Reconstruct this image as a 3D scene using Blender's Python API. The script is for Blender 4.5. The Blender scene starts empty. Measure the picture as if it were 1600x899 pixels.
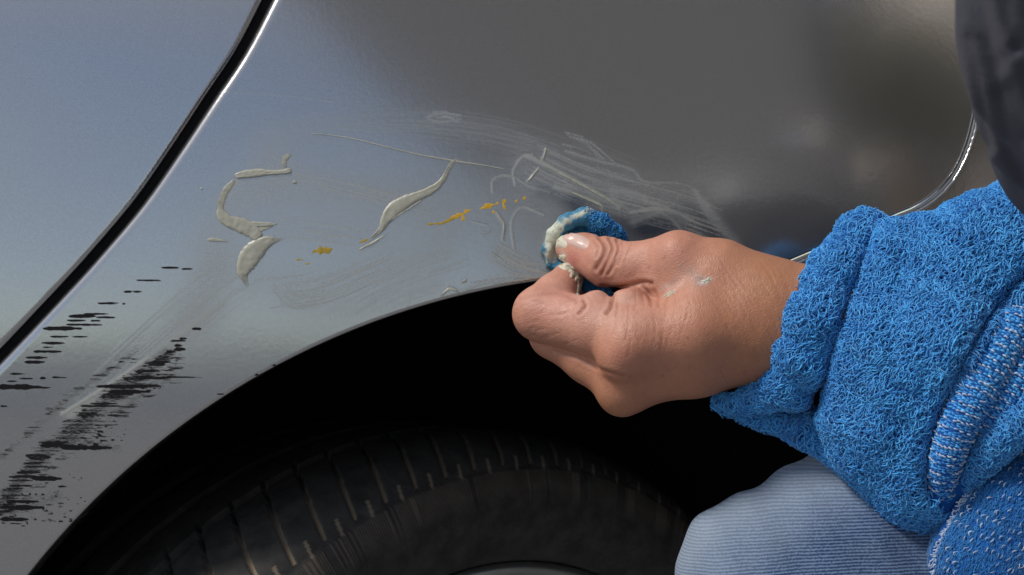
import bpy, math
import numpy as np
from math import radians, sin, cos, pi

rng = np.random.default_rng(11)
S = bpy.context.scene
COL = S.collection

# ------------------------------------------------------------------ camera, world, sun, exposure
D = 0.80            # metres from the lens to the paintwork
CAM_Z = 0.75        # lens height
F = 2286.0          # focal length in photo pixels (1600 wide)
cam = bpy.data.cameras.new('camera'); camo = bpy.data.objects.new('camera', cam); COL.objects.link(camo)
camo.location = (0, -D, CAM_Z); camo.rotation_euler = (radians(90), 0, 0)
cam.sensor_width = 36; cam.lens = 36 * F / 1600; cam.clip_start = 0.02; cam.clip_end = 2000
cam.dof.use_dof = True; cam.dof.focus_distance = 0.745; cam.dof.aperture_fstop = 18
S.camera = camo
SUN_EL, SUN_AZ = radians(50), radians(243)     # azimuth clockwise from +Y: behind the camera on its left
w = bpy.data.worlds.new('World'); S.world = w; w.use_nodes = True
nt = w.node_tree; bg = nt.nodes['Background']
sky = nt.nodes.new('ShaderNodeTexSky'); sky.sky_type = 'NISHITA'; sky.sun_disc = False
sky.sun_elevation = SUN_EL; sky.sun_rotation = SUN_AZ
sky.air_density = 1.0; sky.dust_density = 0.6; sky.ozone_density = 1.0
tcw = nt.nodes.new('ShaderNodeTexCoord'); mpw = nt.nodes.new('ShaderNodeMapping'); mpw.inputs[3].default_value = (1, 1, 2.2); nt.links.new(tcw.outputs[0], mpw.inputs[0])
cn = nt.nodes.new('ShaderNodeTexNoise'); cn.inputs['Scale'].default_value = 3.2; cn.inputs['Detail'].default_value = 6; cn.inputs['Roughness'].default_value = 0.6; nt.links.new(mpw.outputs[0], cn.inputs[0])
cr_ = nt.nodes.new('ShaderNodeMapRange'); nt.links.new(cn.outputs[0], cr_.inputs[0])
for i_, v_ in zip((1, 2, 3, 4), (0.34, 0.74, 0.10, 0.62)): cr_.inputs[i_].default_value = v_
cm = nt.nodes.new('ShaderNodeMix'); cm.data_type = 'RGBA'; nt.links.new(cr_.outputs[0], cm.inputs[0]); nt.links.new(sky.outputs[0], cm.inputs[6]); cm.inputs[7].default_value = (4.6, 4.4, 4.3, 1)
nt.links.new(cm.outputs[2], bg.inputs[0]); bg.inputs[1].default_value = 0.13
sl = bpy.data.lights.new('sun', 'SUN'); so = bpy.data.objects.new('sun', sl); COL.objects.link(so)
sl.energy = 2.5; sl.angle = radians(14); sl.color = (1, 0.94, 0.86)
sv = (sin(SUN_AZ) * cos(SUN_EL), cos(SUN_AZ) * cos(SUN_EL), sin(SUN_EL))   # towards the sun
from mathutils import Vector
so.rotation_euler = Vector(sv).to_track_quat('Z', 'Y').to_euler(); so.location = (0, -3, 5)
S.view_settings.view_transform = 'Standard'; S.view_settings.look = 'None'
S.view_settings.gamma = 1; S.view_settings.exposure = 0.0

# ------------------------------------------------------------------ helpers
def W(px, py, d):
    """A real point d metres in front of the body side, seen at photo pixel (px, py)."""
    s = (D - d) / F
    return np.stack(np.broadcast_arrays((np.asarray(px, float) - 800) * s, -np.asarray(d, float), CAM_Z - (np.asarray(py, float) - 449.5) * s), -1)
def to_px(P):
    s = (D + P[..., 1]) / F
    return P[..., 0] / s + 800, (CAM_Z - P[..., 2]) / s + 449.5
def body_y(x, z):
    """The car's side: upright low down, leaning in towards the top, rounding away to the right."""
    zr = z - CAM_Z
    zc = np.clip(zr, -0.30, 0.45)
    y = 0.07 * zr + 0.5 * PK * (zc ** 2) + PK * zc * (zr - zc)
    xr = np.clip(x - PX0, 0, 0.7)
    return y + 0.5 * PC * xr ** 2 + PC * xr * np.clip(x - PX0 - 0.7, 0, 9) - (-0.02) * x
PK, PX0, PC = 0.75, 0.02, 0.45
def panel(px, py, h=0.0):
    """Photo pixel -> the point of the car's side it shows, lifted h metres off the paint."""
    px = np.asarray(px, float); py = np.asarray(py, float)
    d = np.zeros(np.broadcast(px, py).shape)
    for _ in range(25):
        P = W(px, py, d)
        d = 0.5 * d + 0.5 * np.clip(-body_y(P[..., 0], P[..., 2]), -1.5, 0.5)
    P = W(px, py, d)
    P[..., 1] = body_y(P[..., 0], P[..., 2])
    if np.any(h):
        e = 1e-4
        gx = (body_y(P[..., 0] + e, P[..., 2]) - P[..., 1]) / e; gz = (body_y(P[..., 0], P[..., 2] + e) - P[..., 1]) / e
        n = np.stack([gx, -np.ones_like(gx), gz], -1); n /= np.linalg.norm(n, axis=-1, keepdims=True)
        P = P + n * np.asarray(h)[..., None]
    return P
def mesh_arrays(name, V, Fc):
    """Fast mesh from vertex array and an (n,3) or (n,4) face array."""
    V = np.asarray(V, np.float32); Fc = np.asarray(Fc, np.int32)
    m = bpy.data.meshes.new(name); k = Fc.shape[1]
    m.vertices.add(len(V)); m.vertices.foreach_set('co', V.ravel())
    m.loops.add(Fc.size); m.loops.foreach_set('vertex_index', Fc.ravel())
    m.polygons.add(len(Fc)); m.polygons.foreach_set('loop_start', np.arange(0, Fc.size, k, dtype=np.int32))
    m.update(calc_edges=True); m.validate()
    return m
def link(name, me, mat=None, parent=None, smooth=True, **props):
    o = bpy.data.objects.new(name, me); COL.objects.link(o)
    if mat: me.materials.append(mat)
    if smooth: me.polygons.foreach_set('use_smooth', np.ones(len(me.polygons), bool)); me.update()
    if parent:
        o.parent = parent
        if parent.type == 'EMPTY' or True:
            o.matrix_parent_inverse = parent_inv(parent)
    for k, v in props.items(): o[k] = v
    return o
def parent_inv(p):
    from mathutils import Matrix
    M = Matrix.Identity(4); q = p
    chain = []
    while q: chain.append(q); q = q.parent
    for q in reversed(chain): M = M @ q.matrix_parent_inverse @ Matrix.LocRotScale(q.location, q.rotation_euler, q.scale)
    return M.inverted()
def empty(name, loc, parent=None, **props):
    o = bpy.data.objects.new(name, None); COL.objects.link(o); o.location = loc; o.empty_display_size = 0.05
    if parent: o.parent = parent; o.matrix_parent_inverse = parent_inv(parent)
    for k, v in props.items(): o[k] = v
    return o
def fattr(me, name, vals): me.attributes.new(name, 'FLOAT', 'POINT').data.foreach_set('value', np.asarray(vals, np.float32).ravel())
def cattr(me, name, rgb):
    c = np.ones((len(rgb), 4), np.float32); c[:, :3] = rgb
    me.attributes.new(name, 'FLOAT_COLOR', 'POINT').data.foreach_set('color', c.ravel())
def spline(pts, n):
    """Catmull-Rom through points of any width, n samples, evenly by length."""
    p = np.asarray(pts, float)
    if len(p) == 2:
        t = np.linspace(0, 1, n)[:, None]; return p[0] * (1 - t) + p[1] * t
    q = np.vstack([2 * p[0] - p[1], p, 2 * p[-1] - p[-2]]); out = []
    for i in range(1, len(q) - 2):
        t = np.linspace(0, 1, 24, endpoint=False)[:, None]
        a, b, c, d = q[i - 1], q[i], q[i + 1], q[i + 2]
        out.append(0.5 * (2 * b + (c - a) * t + (2 * a - 5 * b + 4 * c - d) * t ** 2 + (3 * b - a - 3 * c + d) * t ** 3))
    out = np.vstack(out + [p[-1:]])
    L = np.r_[0, np.cumsum(np.linalg.norm(np.diff(out[:, :2], axis=0), axis=1))]
    u = np.linspace(0, L[-1], n)
    return np.stack([np.interp(u, L, out[:, k]) for k in range(out.shape[1])], 1)
def seg_dist(X, Y, pts):
    """Unsigned distance and signed side distance of pixel arrays to a polyline."""
    pts = np.asarray(pts, float); best = np.full(X.shape, 1e9); side = np.zeros(X.shape)
    for (ax, ay), (bx, by) in zip(pts[:-1, :2], pts[1:, :2]):
        dx, dy = bx - ax, by - ay; L2 = dx * dx + dy * dy + 1e-9
        t = np.clip(((X - ax) * dx + (Y - ay) * dy) / L2, 0, 1)
        d = np.hypot(X - ax - t * dx, Y - ay - t * dy)
        c = (X - ax) * dy - (Y - ay) * dx
        m = d < best; best = np.where(m, d, best); side = np.where(m, np.sign(c), side)
    return best, best * side
def vnoise(shape, cell, seed):
    """Smooth value noise on an image-shaped array; cell = (rows, cols) per feature."""
    r = np.random.default_rng(seed); h, wd = shape
    gy = np.arange(h) / cell[0]; gx = np.arange(wd) / cell[1]
    g = r.random((int(gy[-1]) + 3, int(gx[-1]) + 3))
    iy = gy.astype(int); ix = gx.astype(int); fy = gy - iy; fx = gx - ix
    fy = (fy * fy * (3 - 2 * fy))[:, None]; fx = (fx * fx * (3 - 2 * fx))[None]
    a = g[np.ix_(iy, ix)]; b = g[np.ix_(iy, ix + 1)]; c = g[np.ix_(iy + 1, ix)]; d = g[np.ix_(iy + 1, ix + 1)]
    return (a * (1 - fx) + b * fx) * (1 - fy) + (c * (1 - fx) + d * fx) * fy
def sm(a, b, x):
    t = np.clip((x - a) / (b - a), 0, 1); return t * t * (3 - 2 * t)

# ---- signed distance modelling (numpy), all in metres
def cap(P, a, ra, b, rb):
    ab = b - a; t = np.clip(((P - a) @ ab) / (ab @ ab + 1e-12), 0, 1)
    return np.linalg.norm(P - a - t[..., None] * ab, axis=-1) - (ra + (rb - ra) * t)
def smin(a, b, k):
    h = np.maximum(k - np.abs(a - b), 0) / k
    return np.minimum(a, b) - h * h * k * 0.25
def chain(P, nodes, k=0.004):
    """nodes: (px, py, depth m, radius m); round cones blended along the chain."""
    d = None
    for n0, n1 in zip(nodes[:-1], nodes[1:]):
        c = cap(P, W(*n0[:3]).ravel(), n0[3], W(*n1[:3]).ravel(), n1[3])
        d = c if d is None else smin(d, c, k)
    return d
def surface_nets(fn, lo, hi, h, project=2):
    lo = np.asarray(lo, float); n = np.ceil((np.asarray(hi) - lo) / h).astype(int) + 1
    ax = [lo[i] + h * np.arange(n[i]) for i in range(3)]
    f = np.empty(n, np.float32)
    for i0 in range(0, n[0], 16):
        G = np.stack(np.meshgrid(ax[0][i0:i0 + 16], ax[1], ax[2], indexing='ij'), -1)
        f[i0:i0 + 16] = fn(G)
    s = f < 0
    c = np.zeros(n - 1, np.int8); acc = np.zeros(tuple(n - 1) + (3,), np.float32); cnt = np.zeros(n - 1, np.float32)
    for dx in (0, 1):
        for dy in (0, 1):
            for dz in (0, 1):
                c += s[dx:n[0] - 1 + dx, dy:n[1] - 1 + dy, dz:n[2] - 1 + dz]
    act = (c > 0) & (c < 8)
    for axi in range(3):
        o1, o2 = [a for a in range(3) if a != axi]
        for u in (0, 1):
            for v in (0, 1):
                off = [0, 0, 0]; off[o1] = u; off[o2] = v
                sl0 = tuple(slice(off[a], n[a] - 1 + off[a]) for a in range(3)); off[axi] = 1
                sl1 = tuple(slice(off[a], n[a] - 1 + off[a]) for a in range(3))
                a, b = f[sl0], f[sl1]; m = ((a < 0) != (b < 0))
                t = np.where(m, a / np.where(m, a - b, 1), 0)
                p = np.zeros(tuple(n - 1) + (3,), np.float32); p[..., axi] = t; p[..., o1] = u; p[..., o2] = v
                acc += p * m[..., None]; cnt += m
    idx = np.full(n - 1, -1, np.int64); ii = np.argwhere(act); idx[act] = np.arange(len(ii))
    V = lo + h * (ii + acc[act] / cnt[act][:, None])
    quads = []
    for axi in range(3):
        o1, o2 = (axi + 1) % 3, (axi + 2) % 3
        sl0 = [slice(None)] * 3; sl1 = [slice(None)] * 3; sl0[axi] = slice(0, -1); sl1[axi] = slice(1, None)
        m = s[tuple(sl0)] != s[tuple(sl1)]
        e = np.argwhere(m); ok = (e[:, o1] > 0) & (e[:, o2] > 0) & (e[:, o1] < n[o1] - 1) & (e[:, o2] < n[o2] - 1); e = e[ok]
        def at(du, dv):
            q = e.copy(); q[:, o1] += du; q[:, o2] += dv; return idx[q[:, 0], q[:, 1], q[:, 2]]
        Q = np.stack([at(-1, -1), at(0, -1), at(0, 0), at(-1, 0)], 1)
        flip = ~s[e[:, 0], e[:, 1], e[:, 2]]
        Q[flip] = Q[flip][:, ::-1]; quads.append(Q)
    Q = np.vstack(quads); Q = Q[(Q >= 0).all(1)]
    N = None
    for _ in range(project):
        N = sdf_normal(fn, V); V = V - N * fn(V)[:, None]
    return V, Q, sdf_normal(fn, V)
def sdf_normal(fn, V, e=4e-4):
    g = np.stack([fn(V + np.eye(3)[i] * e) - fn(V - np.eye(3)[i] * e) for i in range(3)], -1)
    return g / (np.linalg.norm(g, axis=-1, keepdims=True) + 1e-12)
def raymarch(fn, px, py, d0=0.22, d1=-0.05):
    """Where the sight line of photo pixels first meets a shape."""
    d = np.full(np.shape(px), d0); hit = np.zeros(np.shape(px), bool)
    for _ in range(160):
        v = fn(W(px, py, d)); hit |= v < 2e-4
        d = np.where(v < 2e-4, d, d - np.clip(v, 2e-4, 0.01) * 0.8)
    return W(px, py, d), hit
def grid_faces(nu, nv):
    i = np.arange(nu * nv).reshape(nu, nv)
    return np.stack([i[:-1, :-1], i[1:, :-1], i[1:, 1:], i[:-1, 1:]], -1).reshape(-1, 4)
def tube_mesh(pts, rad, sides=10, flat=1.0):
    """Swept tube through 3-D points with a radius per point."""
    p = np.asarray(pts, float); n = len(p); t = np.gradient(p, axis=0); t /= np.linalg.norm(t, axis=1, keepdims=True)
    up = np.array([0, -1.0, 0.0]); a = np.cross(t, up); a /= np.linalg.norm(a, axis=1, keepdims=True) + 1e-9; b = np.cross(a, t)
    th = np.linspace(0, 2 * pi, sides, endpoint=False)
    V = p[:, None] + rad[:, None, None] * (np.cos(th)[None, :, None] * a[:, None] + flat * np.sin(th)[None, :, None] * b[:, None])
    i = np.arange(n * sides).reshape(n, sides); j = np.roll(i, -1, 1)
    Fq = np.stack([i[:-1], i[1:], j[1:], j[:-1]], -1).reshape(-1, 4)
    return V.reshape(-1, 3), Fq
def strands(root, nrm, h, lean, wob, rad, seg=5, sides=3, arch=1.0, tang=None):
    """Many little bent yarns as one mesh. All arrays per strand."""
    n = len(root); r = np.random.default_rng(n)
    if tang is None: tang = r.normal(size=(n, 3))
    t = tang - nrm * (tang * nrm).sum(1, keepdims=True); t /= np.linalg.norm(t, axis=1, keepdims=True) + 1e-9
    b = np.cross(nrm, t); ph = r.random(n) * 2 * pi; s = np.linspace(0, 1, seg)
    c = (root[:, None] + nrm[:, None] * (h[:, None] * np.sin(pi * (0.12 + 0.80 * s ** 0.8)[None] * arch))[..., None] - nrm[:, None] * 0.0006
         + t[:, None] * (lean[:, None] * (s - 0.3)[None])[..., None]
         + b[:, None] * (wob[:, None] * np.sin(4.2 * s[None] + ph[:, None]))[..., None])
    tg = np.gradient(c, axis=1); tg /= np.linalg.norm(tg, axis=2, keepdims=True) + 1e-9
    a1 = np.cross(tg, nrm[:, None]); a1 /= np.linalg.norm(a1, axis=2, keepdims=True) + 1e-9; a2 = np.cross(tg, a1)
    prof = np.interp(s, [0, 0.1, 0.85, 1], [0.8, 1, 0.95, 0.45])
    th = np.linspace(0, 2 * pi, sides, endpoint=False)
    V = c[:, :, None] + (rad[:, None] * prof[None])[:, :, None, None] * (np.cos(th)[None, None, :, None] * a1[:, :, None] + np.sin(th)[None, None, :, None] * a2[:, :, None])
    base = np.arange(seg * sides).reshape(seg, sides); jj = np.roll(base, -1, 1)
    f = np.stack([base[:-1], base[1:], jj[1:], jj[:-1]], -1).reshape(-1, 4)
    Fq = (f[None] + (np.arange(n) * seg * sides)[:, None, None]).reshape(-1, 4)
    return V.reshape(-1, 3), Fq, np.repeat(np.arange(n), seg * sides)
def sample_surface(V, Q, n, seed, keep=None):
    r = np.random.default_rng(seed); T = np.vstack([Q[:, :3], Q[:, [0, 2, 3]]])
    a, b, c = V[T[:, 0]], V[T[:, 1]], V[T[:, 2]]
    cr = np.cross(b - a, c - a); ar = np.linalg.norm(cr, axis=1)
    if keep is not None: ar = ar * keep((a + b + c) / 3)
    k = r.choice(len(T), n, p=ar / ar.sum()); u = r.random((n, 2)); fl = u.sum(1) > 1; u[fl] = 1 - u[fl]
    return a[k] + u[:, :1] * (b[k] - a[k]) + u[:, 1:] * (c[k] - a[k]), (cr[k] / (np.linalg.norm(cr[k], axis=1, keepdims=True) + 1e-12))

# ------------------------------------------------------------------ materials
def mat(name):
    m = bpy.data.materials.new(name); m.use_nodes = True; t = m.node_tree
    return m, t, t.nodes['Principled BSDF']
def nd(t, kind, **kw):
    n = t.nodes.new(kind)
    for k, v in kw.items(): setattr(n, k, v)
    return n
def ramp(t, src, a, b, ca=0.0, cb=1.0, smooth=False):
    r = nd(t, 'ShaderNodeMapRange'); r.interpolation_type = 'SMOOTHSTEP' if smooth else 'LINEAR'
    for i, v in zip((1, 2, 3, 4), (a, b, ca, cb)): r.inputs[i].default_value = v
    t.links.new(src, r.inputs[0]); return r.outputs[0]
def mixc(t, fac, a, b, mode='MIX'):
    m = nd(t, 'ShaderNodeMix', data_type='RGBA', blend_type=mode)
    for sock, v in ((m.inputs[0], fac), (m.inputs[6], a), (m.inputs[7], b)):
        if hasattr(v, 'is_linked'): t.links.new(v, sock)
        elif sock.type == 'VALUE': sock.default_value = v
        else: sock.default_value = (*v, 1)
    return m.outputs[2]
def mth(t, op, a, b=0.0):
    m = nd(t, 'ShaderNodeMath', operation=op)
    for i, v in enumerate((a, b)):
        if hasattr(v, 'is_linked'): t.links.new(v, m.inputs[i])
        else: m.inputs[i].default_value = v
    return m.outputs[0]
def attr(t, name, out=2): return nd(t, 'ShaderNodeAttribute', attribute_name=name).outputs[out]
def objco(t, scale=(1, 1, 1), rot=(0, 0, 0)):
    c = nd(t, 'ShaderNodeTexCoord'); m = nd(t, 'ShaderNodeMapping'); m.inputs[3].default_value = scale; m.inputs[2].default_value = rot
    t.links.new(c.outputs[3], m.inputs[0]); return m.outputs[0]
def noise(t, co, sc, det=4, rough=0.55):
    n = nd(t, 'ShaderNodeTexNoise'); n.inputs['Scale'].default_value = sc; n.inputs['Detail'].default_value = det; n.inputs['Roughness'].default_value = rough
    t.links.new(co, n.inputs[0]); return n.outputs[0]
def bump(t, h, strength, dist, prev=None):
    b = nd(t, 'ShaderNodeBump'); b.inputs[0].default_value = strength; b.inputs[1].default_value = dist
    t.links.new(h, b.inputs['Height'])
    if prev is not None: t.links.new(prev, b.inputs['Normal'])
    return b.outputs[0]
def simple(name, col, rough=0.6, metal=0.0, nz=0.15, sc=200, bmp=0.0, spec=0.5):
    m, t, p = mat(name); co = objco(t); n = noise(t, co, sc)
    c2 = tuple(max(0, x * (1 - nz)) for x in col); c3 = tuple(x * (1 + nz) for x in col)
    t.links.new(mixc(t, n, c2, c3), p.inputs['Base Color'])
    p.inputs['Roughness'].default_value = rough; p.inputs['Metallic'].default_value = metal; p.inputs['Specular IOR Level'].default_value = spec
    if bmp: t.links.new(bump(t, n, 1.0, bmp), p.inputs['Normal'])
    return m

def paint_material(name, marks):
    m, t, p = mat(name); co = objco(t)
    fl = nd(t, 'ShaderNodeTexVoronoi'); fl.inputs['Scale'].default_value = 2600; t.links.new(co, fl.inputs[0])
    base = mixc(t, ramp(t, fl.outputs['Color'], 0.1, 0.9), (0.385, 0.38, 0.368), (0.47, 0.465, 0.452))
    p.inputs['Metallic'].default_value = 0.92; rough = 0.15
    peel = noise(t, co, 380, 2); nb = bump(t, peel, 0.05, 0.0004)
    p.inputs['Coat Weight'].default_value = 0.8; p.inputs['Coat Roughness'].default_value = 0.05
    if marks:
        film = attr(t, 'film'); dark = attr(t, 'scuff'); haze = attr(t, 'haze'); rel = attr(t, 'relief')
        fz = noise(t, objco(t, (60, 60, 420), (0, radians(14), 0)), 3.0, 6, 0.65)
        fz2 = noise(t, co, 900, 3)
        filmv = mth(t, 'MULTIPLY', film, ramp(t, fz2, 0.25, 0.6, 0.85, 1.05))
        hz = mth(t, 'MULTIPLY', haze, ramp(t, fz, 0.34, 0.68, 0.2, 1.0))
        cover = nd(t, 'ShaderNodeClamp'); t.links.new(mth(t, 'ADD', filmv, mth(t, 'MULTIPLY', hz, 0.58)), cover.inputs[0]); cover = cover.outputs[0]
        navy_patch = attr(t, 'navy_patch'); base = mixc(t, navy_patch, base, (0.10, 0.115, 0.15))
        c = mixc(t, cover, base, (0.46, 0.45, 0.375))
        sn = noise(t, objco(t, (150, 150, 1700)), 2.4, 5, 0.65)
        sc = ramp(t, mth(t, 'ADD', dark, ramp(t, sn, 0.3, 0.7, -0.22, 0.30)), 0.36, 0.70)
        c = mixc(t, sc, c, (0.013, 0.012, 0.013))
        t.links.new(c, p.inputs['Base Color'])
        mk = mth(t, 'MAXIMUM', cover, sc)
        t.links.new(ramp(t, mk, 0, 1, 0.92, 0.0), p.inputs['Metallic'])
        r1 = ramp(t, mk, 0, 1, rough, 0.6)
        t.links.new(mth(t, 'ADD', r1, mth(t, 'MULTIPLY', haze, 0.12)), p.inputs['Roughness'])
        t.links.new(ramp(t, mth(t, 'MAXIMUM', mk, haze), 0, 0.6, 0.6, 0.0), p.inputs['Coat Weight'])
        nb = bump(t, mth(t, 'ADD', rel, mth(t, 'MULTIPLY', filmv, 0.8)), 0.5, 0.00022, nb)
        t.links.new(ramp(t, mk, 0, 1, 0.5, 0.12), p.inputs['Specular IOR Level'])
    else:
        t.links.new(base, p.inputs['Base Color']); p.inputs['Roughness'].default_value = rough
    t.links.new(nb, p.inputs['Normal'])
    return m
M_fender = paint_material('worn_grey_metallic_paint', True)
M_paint = paint_material('grey_metallic_paint', False)
M_black = simple('black_rubber_seal', (0.006, 0.006, 0.007), 0.8, spec=0.15)
M_liner = simple('black_wheel_arch_plastic', (0.008, 0.008, 0.008), 0.9, nz=0.5, sc=60, bmp=0.002, spec=0.1)
M_tar = simple('pale_concrete', (0.26, 0.258, 0.265), 0.9, nz=0.35, sc=90, bmp=0.004)

def compound_material():
    m, t, p = mat('cream_polishing_compound'); co = objco(t); n = noise(t, co, 420, 5); n2 = noise(t, co, 90, 3)
    c = mixc(t, n2, (0.34, 0.335, 0.265), (0.50, 0.49, 0.40)); t.links.new(c, p.inputs['Base Color'])
    p.inputs['Roughness'].default_value = 0.33; p.inputs['Subsurface Weight'].default_value = 0.1; p.inputs['Subsurface Radius'].default_value = (0.002, 0.002, 0.001)
    al = ramp(t, mth(t, 'ADD', attr(t, 'thick'), ramp(t, n, .3, .7, -.14, .14)), .02, .55, .12, 1.0, True); t.links.new(al, p.inputs['Alpha'])
    t.links.new(bump(t, n, 0.35, 0.0006), p.inputs['Normal']); return m
M_comp = compound_material()
M_compw = simple('white_compound_dab', (0.60, 0.56, 0.43), 0.4, nz=0.12, sc=300, bmp=0.0004)
M_yel = simple('yellow_paint', (0.62, 0.36, 0.02), 0.5, nz=0.25, sc=500, bmp=0.0003)
M_olive = simple('rubbed_yellow_paint', (0.40, 0.28, 0.03), 0.55, nz=0.3, sc=500, bmp=0.0002)

def skin_material():
    m, t, p = mat('skin'); co = objco(t); c0 = attr(t, 'skin', 0)
    n1 = noise(t, co, 45, 5, 0.6); n2 = noise(t, co, 260, 4, 0.6)
    c = mixc(t, ramp(t, n1, 0.3, 0.7, 0, 0.35), c0, (0.50, 0.20, 0.13)); c = mixc(t, ramp(t, n2, 0.35, 0.75, 0.0, 0.30), c, (0.30, 0.13, 0.075))
    t.links.new(c, p.inputs['Base Color'])
    p.inputs['Subsurface Weight'].default_value = 0.10; p.inputs['Subsurface Radius'].default_value = (0.004, 0.0015, 0.0008); p.inputs['Subsurface Scale'].default_value = 1.0
    p.inputs['Roughness'].default_value = 0.46; p.inputs['Specular IOR Level'].default_value = 0.42
    v = nd(t, 'ShaderNodeTexVoronoi', feature='DISTANCE_TO_EDGE'); v.inputs['Scale'].default_value = 700; v.inputs['Randomness'].default_value = 1
    wc = nd(t, 'ShaderNodeVectorMath', operation='ADD'); nn = nd(t, 'ShaderNodeTexNoise'); nn.inputs['Scale'].default_value = 120
    t.links.new(co, nn.inputs[0]); sc = nd(t, 'ShaderNodeVectorMath', operation='SCALE'); sc.inputs['Scale'].default_value = 0.006
    t.links.new(nn.outputs[1], sc.inputs[0]); t.links.new(co, wc.inputs[0]); t.links.new(sc.outputs[0], wc.inputs[1]); t.links.new(wc.outputs[0], v.inputs[0])
    cell = ramp(t, v.outputs[0], 0.0, 0.22)
    b = bump(t, cell, 0.32, 0.0003)
    b = bump(t, n2, 0.45, 0.0005, b)
    t.links.new(b, p.inputs['Normal']); return m
M_skin = skin_material()
M_nail = simple('thumb_nail', (0.66, 0.45, 0.38), 0.28, nz=0.08, sc=120)

def yarn_material(name, dark, light, attrname='tone'):
    m, t, p = mat(name); a = attr(t, attrname)
    t.links.new(mixc(t, a, dark, light), p.inputs['Base Color'])
    p.inputs['Roughness'].default_value = 0.7; p.inputs['Sheen Weight'].default_value = 0.25; p.inputs['Specular IOR Level'].default_value = 0.25
    return m
M_pile = yarn_material('bright_blue_terry_yarn', (0.010, 0.17, 0.56), (0.11, 0.54, 1.0))
M_knit = yarn_material('deep_blue_knit_yarn', (0.006, 0.085, 0.27), (0.025, 0.22, 0.56))
M_weft = yarn_material('white_stitch_yarn', (0.25, 0.42, 0.70), (0.66, 0.74, 0.85))
M_cloth_base = simple('blue_terry_ground_weave', (0.008, 0.085, 0.33), 0.85, nz=0.35, sc=500, bmp=0.0006, spec=0.2)
M_ragpile = None

# ------------------------------------------------------------------ the setting
gm = mesh_arrays('ground', [(-60, -60, 0), (60, -60, 0), (60, 60, 0), (-60, 60, 0)], [(0, 1, 2, 3)])
ground = link('ground', gm, M_tar, None, False, kind='structure', label='pale concrete yard under the car')

# seen only in the paint; sail, walls and houses are added to shape reflections
def box(name, lo, hi, matl, parent=None, bev=0.01, **props):
    import bmesh
    bm = bmesh.new(); bmesh.ops.create_cube(bm, size=1)
    for v in bm.verts: v.co = [lo[i] + (v.co[i] + .5) * (hi[i] - lo[i]) for i in range(3)]
    bmesh.ops.bevel(bm, geom=bm.edges[:], offset=bev, segments=2, affect='EDGES')
    me = bpy.data.meshes.new(name); bm.to_mesh(me); bm.free(); return link(name, me, matl, parent, False, **props)
M_sail = simple('charcoal_shade_cloth', (0.13, 0.122, 0.118), 0.9, nz=0.2, sc=40)
_t = M_sail.node_tree; _tr = _t.nodes.new('ShaderNodeBsdfTranslucent'); _tr.inputs[0].default_value = (0.23, 0.222, 0.220, 1); _mx = _t.nodes.new('ShaderNodeMixShader'); _mx.inputs[0].default_value = 0.6
_t.links.new(_t.nodes['Principled BSDF'].outputs[0], _mx.inputs[1]); _t.links.new(_tr.outputs[0], _mx.inputs[2]); _t.links.new(_mx.outputs[0], _t.nodes['Material Output'].inputs[0])
M_wall = simple('dark_rendered_wall', (0.24, 0.23, 0.22), 0.9, nz=0.3, sc=4)
M_pale = simple('pale_rendered_wall', (0.80, 0.78, 0.75), 0.9, nz=0.2, sc=3)
M_steel = simple('painted_steel', (0.10, 0.10, 0.11), 0.5)
M_white = simple('white_van_paint', (0.75, 0.74, 0.73), 0.35, nz=0.04)
M_glass = simple('dark_glass', (0.02, 0.022, 0.025), 0.08)
M_leaf = simple('olive_leaves', (0.15, 0.145, 0.055), 0.7, nz=0.5, sc=6)
M_bark = simple('brown_bark', (0.13, 0.09, 0.06), 0.9, nz=0.4, sc=20)
M_orange = simple('ochre_painted_post', (0.50, 0.25, 0.06), 0.6)
sail = empty('added_sail', (2, -4, 0), label='added charcoal sail on posts behind the camera, darkens the reflection in the paint', category='shade sail')  # added out of view to put the dark area into the reflection
c4 = np.array([(-0.62, -1.9, 2.75), (0.80, -9.3, 2.15), (4.3, -9.0, 5.0), (1.36, -2.6, 3.2)]); uu = np.linspace(0, 1, 14)
U, Vv = np.meshgrid(uu, uu, indexing='ij'); Uc = U[..., None]; Vc = Vv[..., None]
G = (c4[0] * (1 - Uc) + c4[1] * Uc) * (1 - Vc) + (c4[3] * (1 - Uc) + c4[2] * Uc) * Vc
G[..., 2] -= .18 * np.sin(pi * U) * np.sin(pi * Vv); G2 = G.copy(); G2[..., 2] += .012; fg = grid_faces(14, 14)
link('sail_cloth', mesh_arrays('sail_cloth', G.reshape(-1, 3), fg), M_sail, sail)
for c in c4:
    if c[0] < 0: continue
    V, Fq = tube_mesh(np.array([(c[0], c[1], 0), (c[0] + .001, c[1] + .001, c[2] * .5), (c[0], c[1], c[2] + .1)]), np.full(3, .05), 14); link('post', mesh_arrays('post', V, Fq), M_steel, sail)
yw = empty('added_dark_wall', (4, -9.6, 0), label='added dark wall behind the camera, fills the low reflection in the paint', category='wall')  # unseen wall added to keep the low reflection dark
box('wall_body', (0.95, -9.8, 0), (7.2, -9.6, 2.3), M_wall, yw); box('coping', (0.9, -9.86, 2.302), (7.25, -9.54, 2.38), M_pale, yw)
hs_ = empty('house', (9, -16, 0), label='added pale house behind the camera, makes a lighter patch in the reflection', category='house')  # unseen house added for the lighter patch in the reflection
box('wall', (3.2, -13.4, 0), (4.7, -10.2, 4.5), M_pale, hs_); box('roof', (3.0, -13.6, 4.503), (4.9, -10.0, 4.65), M_wall, hs_)
for x in (3.4, 4.1): box('window', (x, -10.22, 2.7), (x + .4, -10.17, 3.7), M_glass, hs_)
fw = empty('added_low_wall', (-7, -14, 0), label='added long low white wall, dims the horizon reflected in the paint', category='wall')  # unseen low wall added to dim the bright horizon in the reflection
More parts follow.
